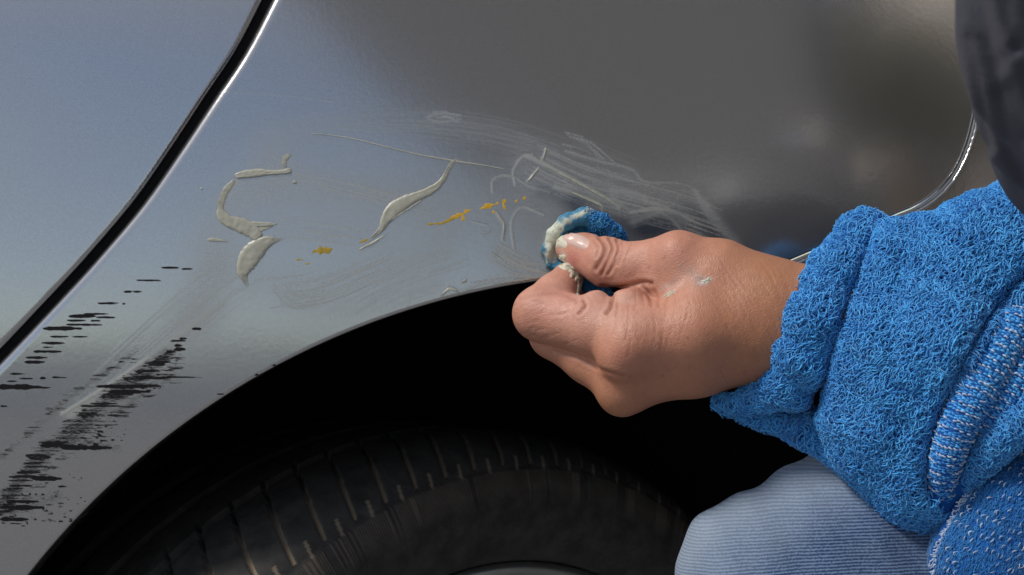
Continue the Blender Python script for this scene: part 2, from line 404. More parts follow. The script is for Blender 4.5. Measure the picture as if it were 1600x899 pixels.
box('wall_body', (-14, -14.2, 0), (.8, -14, 1.35), simple('white_block_wall', (0.80, 0.80, 0.80), .9, nz=.1, sc=3), fw); box('coping', (-14.05, -14.26, 1.352), (.85, -13.94, 1.42), M_wall, fw)
bh = empty('added_brown_house', (9, -10, 0), label='added brown house with two white awnings, backdrop of the reflection at right', category='house')  # unseen house added as a warm backdrop for the right-hand reflection
box('wall', (6.0, -14.5, 0), (13, -5.5, 8.5), simple('brown_rendered_wall', (0.84, 0.73, 0.65), .9, nz=.25, sc=2), bh); box('roof', (5.7, -14.9, 8.503), (13.3, -5.1, 8.8), M_wall, bh)
for y in (-12.4, -10.2, -8.0): box('window', (5.97, y, 3.2), (6.03, y + 1.3, 4.7), M_glass, bh)
for y, z in ((-11.9, 5.3), (-10.0, 4.75)): box('added_awning', (5.35, y, z), (5.998, y + 1.1, z + .5), M_white, bh, .06)  # white boxes added for the bright spots in the reflection
V, Fq = tube_mesh(np.array([(2.4, -4.1, 0), (2.4, -4.099, 1.3), (2.42, -4.1, 2.3)]), np.full(3, .07), 14)
link('signpost', mesh_arrays('signpost', V, Fq), M_orange, None, label='ochre painted post standing in the yard', category='post')
tree = empty('yard_tree', (5.0, -7.6, 0), label='olive leaved tree standing in front of the brown house', category='tree')
V, Fq = tube_mesh(spline([(4.5, -7.6, 0), (4.55, -7.55, 1.5), (4.45, -7.6, 3.2), (4.5, -7.5, 4.7)], 20), np.linspace(.17, .05, 20), 12); link('trunk', mesh_arrays('trunk', V, Fq), M_bark, tree)
rt_ = np.random.default_rng(4); n_ = 1500; cl = rt_.normal(size=(26, 3)) * [.45, .5, .22] + [4.5, -7.5, 4.75]; q = cl[rt_.integers(0, 26, n_)] + rt_.normal(size=(n_, 3)) * .35
e1 = rt_.normal(size=(n_, 3)) * .09; e2 = rt_.normal(size=(n_, 3)) * .06; V = np.stack([q - e1, q + e2, q + e1, q - e2], 1).reshape(-1, 3)
link('crown', mesh_arrays('crown', V, np.arange(4 * n_).reshape(-1, 4)), M_leaf, tree, False, kind='stuff')

# ------------------------------------------------------------------ the car
car = empty('car', (0, 0.3, 0), label='grey metallic car with scuffed fender, compound smears and black tyre', category='car')
GAP = spline([(562, -420), (492, -200), (450, -80), (412, 0), (370, 80), (322, 152), (270, 231), (212, 314), (144, 395), (94, 450), (9, 540), (-75, 626), (-200, 745), (-420, 940), (-700, 1190)], 90)
SEAM = spline([(1080, 474), (1160, 440), (1215, 416), (1290, 384), (1395, 338), (1440, 318), (1478, 286), (1505, 240), (1521, 185), (1529, 120), (1531, -60), (1525, -420)], 60)
ACX, ACY, AR = 1007.0, 1646.0, 1218.0
def gap_sd(X, Y): return -seg_dist(X, Y, GAP)[1]       # >0 to the right of the gap
def seam_sd(X, Y): return seg_dist(X, Y, SEAM)[1]      # sign fixed below
_test = seam_sd(np.array([900.]), np.array([200.]))[0]; SGN = -1 if _test > 0 else 1   # fender side negative after * SGN
_testg = gap_sd(np.array([900.]), np.array([100.]))[0]; GSG = 1 if _testg > 0 else -1
def arch_sd(X, Y): return AR - np.hypot(X - ACX, Y - ACY)     # >0 inside the wheel opening
def axis(a, b, step, lo, hi, grow=1.25):
    mid = np.arange(a, b + step, step); left = []; x = a; s = step
    while x > lo: s *= grow; x -= s; left.append(x)
    right = []; x = mid[-1]; s = step
    while x < hi: s *= grow; x += s; right.append(x)
    return np.r_[left[::-1], mid, right], len(left), len(mid)
def sheet(name, xs, ys, sds, rolls, flange=0.02):
    """A pressed panel: sds = outlines (negative inside, photo pixels), rolls = edge radius of each, edges rolled in and returned."""
    X, Y = np.meshgrid(xs, ys); allsd = np.max([f(X, Y) for f in sds], 0); inside = allsd < 0
    i = np.arange(X.size).reshape(X.shape); Fq = np.stack([i[:-1, :-1], i[1:, :-1], i[1:, 1:], i[:-1, 1:]], -1).reshape(-1, 4)
    x = X.ravel().copy(); y = Y.ravel().copy(); ins = inside.ravel()
    keep = ins[Fq].any(1); Fq = Fq[keep]; used = np.unique(Fq)
    out = used[~ins[used]]
    for _ in range(4):
        f = lambda a, b: np.max([g(a, b) for g in sds], 0)
        v = f(x[out], y[out]); e = 0.2
        gx = (f(x[out] + e, y[out]) - f(x[out] - e, y[out])) / (2 * e); gy = (f(x[out], y[out] + e) - f(x[out], y[out] - e)) / (2 * e)
        g2 = gx * gx + gy * gy; st = np.where(g2 > 0.25, v / np.maximum(g2, .25), 0); x[out] -= st * gx; y[out] -= st * gy
    fx4, fy4 = x[Fq], y[Fq]; el = np.hypot(np.roll(fx4, 1, 1) - fx4, np.roll(fy4, 1, 1) - fy4).max(1)
    X4, Y4 = X.ravel()[Fq], Y.ravel()[Fq]; el0 = np.hypot(np.roll(X4, 1, 1) - X4, np.roll(Y4, 1, 1) - Y4).max(1); print('culled', (el > 3.5 * el0).sum()); Fq = Fq[el <= 3.5 * el0]; used = np.unique(Fq)
    re = np.full(X.size, -1); re[used] = np.arange(len(used)); Fq = re[Fq]; x = x[used]; y = y[used]
    P = panel(x, y); ins_y = np.zeros(len(x))
    for f, r in zip(sds, rolls):
        e = np.clip(-f(x, y), 0, None); q = np.clip(r - e, 0, r)
        ins_y = np.maximum(ins_y, (r - np.sqrt(np.clip(r * r - q * q, 0, None))) * D / F)
    P[:, 1] += ins_y
    ed = np.vstack([Fq[:, [0, 1]], Fq[:, [1, 2]], Fq[:, [2, 3]], Fq[:, [3, 0]]]); key = np.sort(ed, 1); key = key[:, 0] * len(x) + key[:, 1]
    u, inv, c = np.unique(key, return_inverse=True, return_counts=True); be = ed[c[inv] == 1]
    bv = np.unique(be); mp = np.full(len(x), -1); mp[bv] = len(x) + np.arange(len(bv))
    PB = P[bv].copy(); PB[:, 1] += flange
    V = np.vstack([P, PB]); FB = np.stack([be[:, 1], be[:, 0], mp[be[:, 0]], mp[be[:, 1]]], 1)
    Fall = np.vstack([Fq, FB])
    me = mesh_arrays(name, V, Fall)
    return me, np.r_[x, x[bv]], np.r_[y, y[bv]]

ST = 1.5
xs, ia, na = axis(-20, 1620, ST, -60, 1700); ys, ja, nb_ = axis(-20, 905, ST, -380, 2300)
fme, fx, fy = sheet('fender', xs, ys,
    [lambda X, Y: 6.3 - GSG * gap_sd(X, Y), lambda X, Y: arch_sd(X, Y), lambda X, Y: 1.0 + SGN * seam_sd(X, Y)], [20, 5, 2])
# ---- rubbed-in marks on the fender, painted as surface masks
gx0, gy0, gs = -20, -20, 1.0
GW, GH = 1660, 940
film = np.zeros((GH, GW), np.float32); haze = np.zeros((GH, GW), np.float32); scuff = np.zeros((GH, GW), np.float32); relief = np.zeros((GH, GW), np.float32)
GXX, GYY = np.meshgrid(gx0 + gs * np.arange(GW), gy0 + gs * np.arange(GH))
def stroke(buf, pts, wd, amt, rough=0.0, mode='max', seed=None):
    p = spline(pts, max(4, int(len(pts) * 10))) if len(pts) > 2 else np.asarray(pts, float)
    r = np.random.default_rng(seed if seed is not None else int(abs(p[0, 0] * 7 + p[0, 1] * 13)) + len(p))
    if rough: p = p.copy(); p[:, :2] += r.normal(0, rough, (len(p), 2))
    x0 = int(max(0, p[:, 0].min() - 3 * wd - gx0)); x1 = int(min(GW, p[:, 0].max() + 3 * wd - gx0 + 1))
    y0 = int(max(0, p[:, 1].min() - 3 * wd - gy0)); y1 = int(min(GH, p[:, 1].max() + 3 * wd - gy0 + 1))
    if x1 <= x0 or y1 <= y0: return
    X, Y = GXX[y0:y1, x0:x1], GYY[y0:y1, x0:x1]; d, _ = seg_dist(X, Y, p[:, :2])
    v = amt * np.maximum(np.exp(-np.minimum(d / wd, 3.5) ** 2) - 4e-3, 0) * (d < 3 * wd)
    b = buf[y0:y1, x0:x1]
    if mode == 'max': np.maximum(b, v, out=b)
    else: b += v
def band(buf, pts, hw, n, amt, wd=1.0, fade=0.35, mode='add', seed=1):
    """A wipe of the rag: n fine parallel streaks within half-width hw of a path."""
    r = np.random.default_rng(seed); p = spline(pts, 40)
    t = np.gradient(p[:, :2], axis=0); t /= np.linalg.norm(t, axis=1, keepdims=True); nn = np.stack([-t[:, 1], t[:, 0]], 1)
    for k in range(n):
        o = r.uniform(-1, 1); a, b = sorted(r.integers(0, 40, 2))
        if b - a < 6: a, b = max(0, a - 6), min(40, b + 6)
        q = p[a:b, :2] + nn[a:b] * (o * hw * (1 + 0.15 * r.normal()) + r.normal() * 1.0 + np.cumsum(r.normal(0, .12, b - a))[:, None])
        stroke(buf, q[::3] if len(q) > 9 else q, wd * r.uniform(0.6, 1.5), amt * r.uniform(0.3, 1) * (1 - fade * abs(o)), 0.15, mode, seed=k)
# soft haze left by the compound
for pts, wd, a in [([(440, 310), (600, 335), (760, 325), (860, 370)], 58, .18), ([(840, 290), (960, 320), (1080, 340)], 40, .16), ([(400, 215), (520, 198), (650, 192), (780, 206), (880, 236), (975, 272)], 22, .12), ([(430, 255), (360, 330), (320, 430), (300, 500)], 38, .34),
                   ([(440, 290), (560, 300), (700, 330)], 34, .16), ([(350, 420), (470, 440), (600, 420), (680, 390)], 38, .22), ([(440, 360), (520, 366), (580, 372)], 18, .14),
                   ([(820, 255), (900, 290), (1000, 300), (1080, 320)], 34, .20), ([(785, 395), (840, 425)], 16, .30), ([(110, 650), (230, 560), (330, 480)], 26, .22),
                   ([(460, 470), (560, 480), (680, 450)], 22, .14), ([(1090, 300), (1130, 360)], 10, .3), ([(470, 280), (560, 296), (650, 318)], 18, .14), ([(300, 560), (380, 560)], 40, .08)]:
    stroke(haze, pts, wd, a, mode='add')
for a in [([(425, 352), (500, 360), (580, 371)], 17, 26, .13, .8), ([(465, 275), (540, 290), (660, 322)], 15, 22, .10, .8), ([(390, 214), (520, 196), (650, 190), (780, 204), (900, 240)], 22, 30, .045, .9),
          ([(130, 640), (240, 540), (340, 455), (430, 400)], 42, 44, .10, 1.2), ([(420, 462), (500, 452), (570, 425), (640, 395)], 26, 40, .15, 1.0), ([(770, 395), (810, 418), (865, 428)], 15, 36, .32, 1.0),
          ([(640, 185), (780, 205), (900, 245), (1000, 285)], 26, 30, .06, .9), ([(830, 250), (920, 290), (1060, 330), (1120, 350)], 34, 60, .17, 1.0), ([(880, 215), (920, 228), (960, 262)], 10, 14, .20, 1.0),
          ([(700, 452), (770, 438), (860, 432)], 5, 16, .28, 1.0), ([(985, 340), (1020, 332), (1060, 340), (1130, 365)], 14, 26, .25, 1.2), ([(545, 480), (620, 440), (740, 400)], 34, 40, .09, 1.0),
          ([(370, 280), (352, 304), (346, 330)], 9, 10, .3, 2.0), ([(430, 440), (460, 470), (520, 468)], 14, 18, .14, 1.2), ([(668, 184), (695, 182), (722, 186)], 7, 16, .22, 1.0)]:
    band(film, a[0], a[1], int(a[2] * .8), min(.5, a[3] * 2.4), a[4] * .85, mode='max', seed=int(a[0][0][0])); band(relief, a[0], a[1], int(a[2] * .6), -a[3] * .8, a[4] * 1.5, seed=int(a[0][0][0]) + 5)
for pts, wd, a in [([(885, 236), (930, 250), (985, 264), (1008, 284), (1060, 287), (1088, 299), (1098, 325), (1118, 352), (1150, 378)], 2.2, .34),
                   ([(1100, 320), (1122, 350), (1150, 380)], 9, .26), ([(1085, 296), (1098, 318)], 5, .22), ([(805, 288), (802, 268), (815, 246), (832, 242)], 1.8, .55), ([(822, 243), (850, 256), (905, 286), (950, 312), (968, 325)], 3.0, .62),
                   ([(846, 252), (851, 240), (853, 232)], 1.8, .8), ([(824, 283), (834, 272), (842, 262)], 1.6, .7), ([(868, 292), (905, 306), (935, 318), (942, 328)], 3.0, .55), ([(880, 282), (910, 300), (960, 312)], 1.3, .4),
                   ([(985, 332), (1028, 328), (1055, 332), (1082, 345)], 3.0, .6), ([(1030, 330), (1052, 345), (1066, 362)], 3.4, .5), ([(990, 348), (1015, 338), (1035, 330)], 6.0, .42), ([(955, 298), (990, 302), (1012, 310)], 4.5, .34), ([(985, 332), (970, 318), (955, 305)], 1.5, .3),
                   ([(803, 388), (799, 352), (806, 332), (820, 324), (850, 336)], 1.5, .55), ([(776, 333), (784, 345), (788, 352), (786, 375)], 1.7, .65), ([(770, 300), (770, 283), (785, 274), (803, 276)], 1.5, .5), ([(803, 276), (830, 292), (860, 300)], 1.4, .3),
                   ([(788, 402), (812, 415), (850, 427), (868, 428)], 2.2, .6), ([(690, 461), (702, 450), (715, 455)], 2, .5), ([(722, 441), (727, 438)], 2.2, .6), ([(728, 452), (760, 443), (800, 440)], 1.6, .35), ([(668, 183), (690, 176), (720, 180)], 1.2, .4), ([(670, 186), (695, 190), (722, 185)], 1.2, .3),
                   ([(902, 216), (925, 232), (938, 248)], 3.5, .22), ([(343, 144), (430, 148), (520, 158)], 1.2, .14), ([(97, 648), (150, 615), (200, 582), (232, 560)], 2.6, .75), ([(110, 650), (165, 617), (215, 586)], 7, .42), ([(230, 560), (300, 510), (350, 470)], 5, .25), ([(640, 455), (636, 480), (610, 500)], 1.2, .2), ([(738, 346), (760, 352)], 1.2, .25), ([(752, 368), (764, 362)], 1.6, .4)]:
    stroke(film, pts, max(1.4, wd), a * (.85 if pts[0][0] < 240 and pts[0][1] > 540 else .68), 0.2); stroke(relief, pts, wd, a * .6, 0.5)
for pts in [[(545, 245), (562, 249), (582, 254)], [(300, 246), (322, 248), (340, 254)], [(420, 352), (480, 358), (540, 362)], [(425, 368), (500, 371), (570, 374)], [(440, 360), (540, 368)], [(545, 330), (580, 340)], [(250, 480), (330, 425), (372, 405)], [(240, 500), (330, 440)]]:
    stroke(relief, pts, 1.4, -.5); stroke(scuff, pts, 0.8, 0.30)
navy_patch = np.zeros_like(film)  # dark navy patches right of the cloth, mixed into the base colour
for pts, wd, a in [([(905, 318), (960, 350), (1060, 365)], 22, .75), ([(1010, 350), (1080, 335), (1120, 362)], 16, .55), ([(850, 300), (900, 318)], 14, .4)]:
    stroke(navy_patch, pts, wd, a, mode='add')
# streaks of black transferred paint
def dash(x0, x1, y, th, a=1.0, seed=0):
    r = np.random.default_rng(seed + int(x0 * 3 + y * 7)); n = max(5, int((x1 - x0) / 5)); xx = np.linspace(x0, x1, n)
    ww = th * np.interp(np.linspace(0, 1, n), [0, .08, .6, 1], [.3, .9, 1, .35]) * r.uniform(.7, 1.15, n); yy = y + np.cumsum(r.normal(0, .12, n)) * 0.6
    X0 = int(max(0, x0 - gx0 - 4)); X1 = int(min(GW, x1 - gx0 + 4)); Y0 = int(max(0, y - th - 6 - gy0)); Y1 = int(min(GH, y + th + 6 - gy0))
    if X1 <= X0 or Y1 <= Y0: return
    X, Y = GXX[Y0:Y1, X0:X1], GYY[Y0:Y1, X0:X1]
    c = np.interp(X, xx, yy); h = np.interp(X, xx, ww); e = np.minimum((X - x0), (x1 - X)) / 3
    v = a * sm(1.3, -0.6, (np.abs(Y - c) - h)) * np.clip(e + .6, 0, 1)
    np.maximum(scuff[Y0:Y1, X0:X1], v, out=scuff[Y0:Y1, X0:X1])
for d in [(252, 280, 418.5, 1.8), (283, 302, 420.5, 1.2), (212, 252, 438, 1.1), (193, 206, 456, 2), (206, 222, 456, 1.2), (152, 186, 474, 1.4), (191, 196, 475, 1.2), (130, 171, 491, 1.3), (107, 150, 494.5, 2.6), (150, 180, 496, 1.4), (104, 134, 501, 1.4), (141, 158, 501.5, 1.2), (103, 160, 507.5, 1.4), (67, 128, 513.5, 3.0), (78, 107, 526.5, 1.4), (112, 137, 526.5, .9), (64, 101, 536, 2.0), (66, 84, 543, 1.1), (52, 97, 549.5, 2.4), (40, 74, 559, 2.2), (38, 70, 566, 2.4), (15, 40, 584.5, 1.5), (10, 28, 596, 1.2), (30, 52, 592, 1.4), (62, 72, 591, 2), (80, 105, 590, 1.4), (-5, 65, 605, 4.4), (62, 80, 606, 1.5), (40, 42, 614, 1), (0, 12, 635, 1.3), (300, 315, 514, 2), (265, 292, 533, 1.2), (280, 292, 529, 1.4), (272, 290, 546, 2.6), (272, 285, 540, 2)]:
    dash(*d)
core = spline([(-10, 806), (0, 797), (22, 764), (48, 733), (76, 704), (108, 682), (130, 659), (160, 633), (198, 606), (228, 582), (252, 562), (274, 546)], 120)
faint = spline([(-10, 728), (10, 707), (40, 685), (75, 650), (110, 620), (150, 592), (185, 570), (235, 530)], 60)
for p_, w_, a_ in ((core, 19, .52), (faint, 8, .40)):
    stroke(scuff, p_[::6], w_, a_)
stroke(scuff, [(70, 690), (120, 692), (185, 700)], 12, .46); stroke(scuff, [(140, 650), (190, 640), (240, 600)], 12, .46); stroke(scuff, [(0, 805), (40, 792), (90, 775)], 16, .46)
r2 = np.random.default_rng(5)
for y in np.arange(548, 806, 2.2):
    cx = np.interp(-y, -core[:, 1], core[:, 0]); k = np.interp(y, [548, 600, 640, 690, 730, 806], [10, 42, 33, 38, 24, 24])
    dash(cx - k * r2.uniform(.5, 1.0), cx + k * r2.uniform(.45, 1.1), y + r2.normal(0, .8), r2.uniform(1.0, 2.1), r2.uniform(.5, .86), 3)
    if r2.random() < .65: dash(cx + k * r2.uniform(.6, 1.3), cx + k * r2.uniform(1.3, 2.1), y, r2.uniform(.7, 1.6), r2.uniform(.45, .75), 4)
for y in np.arange(560, 722, 3.0):
    cx = np.interp(-y, -faint[:, 1], faint[:, 0]); L = r2.uniform(4, 20)
    dash(cx - L, cx + L * r2.uniform(.5, 1.2), y, r2.uniform(.7, 1.9), r2.uniform(.42, .72), 6)
for x0, x1, y0, y1, n in [(120, 196, 640, 704, 90), (60, 140, 740, 815, 70), (0, 70, 770, 822, 60), (180, 260, 585, 612, 30), (200, 235, 560, 585, 8)]:
    for _ in range(n):
        x = r2.uniform(x0, x1); y = y1 - (y1 - y0) * r2.random() ** 1.2; slant = (x - x0) / (x1 - x0)
        if r2.random() < slant * .6: continue
        dash(x, x + r2.uniform(2.5, 3 + 12 * max(0, 1.1 - slant)), y, r2.uniform(.7, 2.0), r2.uniform(.5, .9), 8)
for x0, x1, y, th in [(150, 252, 604, 2.6), (170, 235, 612, 3), (95, 175, 700, 3.5), (0, 70, 793, 3.5), (50, 97, 748, 4), (10, 60, 784, 2.4), (0, 45, 812, 3), (228, 262, 591, 1.6), (262, 268, 590, 1.2), (245, 317, 590, 1.1), (398, 404, 586, 1.4), (425, 432, 571, 1.5), (338, 350, 616, 1.2)]:
    dash(x0, x1, y, th, .95, 9)
def sampled(buf): 
    ix = np.clip((fx - gx0) / gs, 0, GW - 1.01); iy = np.clip((fy - gy0) / gs, 0, GH - 1.01)
    x0 = ix.astype(int); y0 = iy.astype(int); u = ix - x0; v = iy - y0
    r = (buf[y0, x0] * (1 - u) + buf[y0, x0 + 1] * u) * (1 - v) + (buf[y0 + 1, x0] * (1 - u) + buf[y0 + 1, x0 + 1] * u) * v
    return np.where((fx > -18) & (fx < 1638) & (fy > -18) & (fy < 918), r, 0)
for nm, b in (('film', film), ('haze', haze), ('scuff', scuff), ('relief', relief), ('navy_patch', navy_patch)): fattr(fme, nm, np.clip(sampled(b), -3, 1))
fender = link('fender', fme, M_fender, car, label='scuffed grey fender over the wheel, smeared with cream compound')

xd, _, _ = axis(-20, 470, 4, -2300, 560); yd, _, _ = axis(-20, 910, 4, -380, 2000)
dme, _, _ = sheet('door', xd, yd, [lambda X, Y: 3.5 + GSG * gap_sd(X, Y)], [3])
door = link('door', dme, M_paint, car)
xb, _, _ = axis(1000, 1620, 3, 900, 3200); yb, _, _ = axis(100, 910, 3, -380, 2300)
bme, _, _ = sheet('bumper', xb, yb, [lambda X, Y: 5.2 - SGN * seam_sd(X, Y), lambda X, Y: arch_sd(X, Y)], [2, 5])
bumper = link('bumper', bme, M_paint, car)
# rubber seal at the bottom of the door gap
gp = panel(GAP[:, 0], GAP[:, 1]); gp[:, 1] += 0.011
V, Fq = tube_mesh(gp, np.full(len(gp), 0.0085), 10); link('door_seal', mesh_arrays('door_seal', V, Fq), M_black, car)
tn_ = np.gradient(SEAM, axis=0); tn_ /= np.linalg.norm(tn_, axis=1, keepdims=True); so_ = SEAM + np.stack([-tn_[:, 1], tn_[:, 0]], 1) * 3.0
gp = panel(so_[:, 0], so_[:, 1]); gp[:, 1] += 0.0016  # pale strip along the seam, its bright highlight put into the colour
V, Fq = tube_mesh(gp, np.full(len(gp), 0.0008), 12); link('seam_highlight_strip', mesh_arrays('seam_highlight_strip', V, Fq), simple('pale_seam_highlight', (0.48, 0.46, 0.43), .9, nz=.1, spec=.05), car)
# wheel arch liner: runs in from the lip and closes at the back
th = np.linspace(radians(200), radians(-20), 90); ap = panel(ACX + (AR + 3) * np.cos(th), np.minimum(ACY - (AR + 3) * np.sin(th), 2300))
rows = []
for k, (dy, sc) in enumerate([(0.004, 1.0), (0.02, 1.0), (0.03, 1.03), (0.12, 1.05), (0.30, 1.04), (0.42, 0.98), (0.46, 0.8), (0.47, 0.4), (0.47, 0.02)]):
    c = np.array([ap[45, 0], 0, 0.36]); q = ap.copy(); q[:, 0] = c[0] + (q[:, 0] - c[0]) * sc; q[:, 2] = c[2] + (q[:, 2] - c[2]) * sc; q[:, 1] += dy; rows.append(q)
rows = np.array(rows); link('wheel_arch_liner', mesh_arrays('wheel_arch_liner', rows.reshape(-1, 3), grid_faces(*rows.shape[:2])), M_liner, car)
# inner shell so no daylight comes from behind the skin
xi = np.linspace(-2.4, 2.4, 40); zi = np.linspace(0.2, 1.0, 14); XI, ZI = np.meshgrid(xi, zi); YI = body_y(XI, ZI) + 0.055
msk = np.hypot((XI - ap[45, 0]), (ZI - 0.36)) > 0.5
fi = grid_faces(*XI.shape); fi = fi[msk.ravel()[fi].all(1)]
link('inner_body_shell', mesh_arrays('inner_body_shell', np.stack([XI, YI, ZI], -1).reshape(-1, 3), fi), M_black, car)

# ---- wheel, turned on its steering
def tyre_material():
    m, t, p = mat('worn_tyre_rubber'); co = objco(t); g = attr(t, 'dirt'); n = noise(t, co, 70, 5, 0.65)
    c = mixc(t, ramp(t, n, 0.35, 0.75), (0.028, 0.027, 0.026), (0.068, 0.064, 0.057)); c = mixc(t, g, c, (0.34, 0.27, 0.19))
    t.links.new(c, p.inputs['Base Color']); p.inputs['Roughness'].default_value = 0.72; p.inputs['Specular IOR Level'].default_value = 0.3
    t.links.new(bump(t, noise(t, co, 260, 4), 0.4, 0.0012), p.inputs['Normal']); return m
STEER = 0.736; WC = np.array([-0.0734, 0.204, 0.3221])
wheel = empty('wheel', tuple(WC), car)
def lathe(name, prof, seg, matl, mod=None, parent=wheel):
    th = np.linspace(0, 2 * pi, seg, endpoint=False); prof = np.asarray(prof, float); n = len(prof)
    R = np.repeat(prof[None, :, 0], seg, 0); A = np.repeat(prof[None, :, 1], seg, 0); dirt = np.zeros_like(R)
    if mod: R, A, dirt = mod(th[:, None], R, A, dirt)
    x = R * np.cos(th)[:, None]; z = R * np.sin(th)[:, None]; y = -A
    V = np.stack([x, y, z], -1); c, s = cos(-STEER), sin(-STEER)
    V = np.stack([V[..., 0] * c + V[..., 1] * s * 1.0, -V[..., 0] * s * -1.0 + V[..., 1] * c, V[..., 2]], -1) if False else np.stack([V[..., 0] * cos(STEER) - V[..., 1] * sin(STEER), V[..., 0] * sin(STEER) + V[..., 1] * cos(STEER), V[..., 2]], -1)
    V = V + WC
    i = np.arange(seg * n).reshape(seg, n); j = np.roll(i, -1, 0)
    Fq = np.stack([i[:, :-1], j[:, :-1], j[:, 1:], i[:, 1:]], -1).reshape(-1, 4)
    me = mesh_arrays(name, V.reshape(-1, 3), Fq); fattr(me, 'dirt', dirt.ravel())
    return link(name, me, matl, parent)
RT = 0.334
tp = [(0.249, 0.083), (0.253, 0.094), (0.275, 0.106), (0.290, 0.109), (0.302, 0.107)] + [(0.3035 + 0.0005 * k, 0.1065) for k in range(1)] + [(0.311, 0.1045), (0.3125, 0.1035), (0.3135, 0.1025), (0.315, 0.102)]
tp += [(0.315 + (RT - 0.315) * sin(u), 0.102 - 0.030 * (1 - cos(u)) - 0.012 * u) for u in np.linspace(0.06, pi / 2, 40)]
xx = np.r_[np.linspace(0.048, -0.02, 60), np.linspace(-0.022, -0.10, 20)]; tp += [(RT - 0.5 * (a * a) * .3 - (0.007 if min(abs(a - 0.030), abs(a + 0.012), abs(a + 0.055)) < 0.0042 else 0), a) for a in xx]
tp += [(0.31, -0.112), (0.26, -0.09)]
NG = 84
def tread(th, R, A, dirt):
    ph = (th * NG / (2 * pi) - (A - 0.1) * 22) % 1.0; d = np.minimum(ph, 1 - ph)
    zone = sm(0.010, 0.025, A) * (R > 0.3145) * sm(0.3145, 0.318, R)
    g = (d < 0.06) * zone; R = R - 0.0045 * g; dirt = dirt + g * 0.9 * sm(0.045, 0.085, A)
    ph2 = (th * NG / (2 * pi) + 0.5 - (A - 0.1) * 22) % 1.0; d2 = np.minimum(ph2, 1 - ph2); z2 = (R > 0.312) * (R < 0.320) * (A > 0.09)
    dirt = dirt + (d2 < 0.05) * z2 * 0.5
    fine = (np.floor(th * 2200 / (2 * pi)) % 2) * (R > 0.2995) * (R < 0.3118) * (A > 0.1); dirt = dirt + fine * 0.22
    A = A + fine * 0.0006
    return R, A, dirt
lathe('tyre', tp, 2200, tyre_material(), tread)
M_rim = simple('brushed_alloy', (0.45, 0.44, 0.42), 0.35, 0.9, sc=80)
lathe('rim', [(0.10, 0.05), (0.20, 0.06), (0.232, 0.075), (0.238, 0.088), (0.2455, 0.092), (0.250, 0.090), (0.250, 0.082), (0.248, 0.07), (0.24, 0.0), (0.24, -0.09)], 180, M_rim)

# ---- thick compound, thread and paint chips lying on the fender
def blob(name, pts, height, matl, n=None, thin=1.0, rag=0.035, ripple=0.2, seed=0, **props):
    p0 = np.asarray(pts, float); L = np.linalg.norm(np.diff(p0[:, :2], axis=0), axis=1).sum(); n = n or int(np.clip(L / 1.6, 10, 110)); m = 11
    p = spline(p0, n); r = np.random.default_rng(seed + int(p0[0, 0]))
    t = np.gradient(p[:, :2], axis=0); t /= np.linalg.norm(t, axis=1, keepdims=True) + 1e-9; nn = np.stack([-t[:, 1], t[:, 0]], 1)
    wd = np.maximum(p[:, 2], 0.25); v = np.linspace(-1, 1, m)
    jag = lambda: 1 + rag * np.convolve(r.normal(size=n + 4), np.ones(3) / 1.7, 'same')[2:-2]
    wl, wr = wd * jag(), wd * jag()
    off = np.where(v[None] < 0, v[None] * wl[:, None], v[None] * wr[:, None])
    off += 0.6 * r.normal(size=(n, 1)) * rag
    X = p[:, None, 0] + nn[:, None, 0] * off; Y = p[:, None, 1] + nn[:, None, 1] * off
    prof = (np.clip(1 - np.abs(v) ** 3.2, 0, 1)) * (1 + 0.55 * np.exp(-((v - 0.72) / 0.2) ** 2) + 0.25 * np.exp(-((v + 0.75) / 0.18) ** 2))
    hs = 0.62 * height * np.clip(wd / (wd.max() * 0.55), 0.15, 1)
    rp = 1 + ripple * vnoise((n, m), (3.0, 2.2), seed + 3) * 2 - ripple
    H = hs[:, None] * prof[None] * rp - 0.00004
    ends = np.interp(np.arange(n), [0, 2, n - 3, n - 1], [0, 1, 1, 0])[:, None]; H = H * np.clip(ends, 0.05, 1)
    P = panel(X, Y, H); me = mesh_arrays(name, P.reshape(-1, 3), grid_faces(n, m)[:, ::-1]); me.materials.append(matl)
    fattr(me, 'thick', (np.clip(H / (0.62 * height), 0, 1) * np.clip(.35 + .75 * (wd / wd.max())[:, None], 0, 1) * thin).ravel())
    o = link(name, me, None, fender, **props); return o
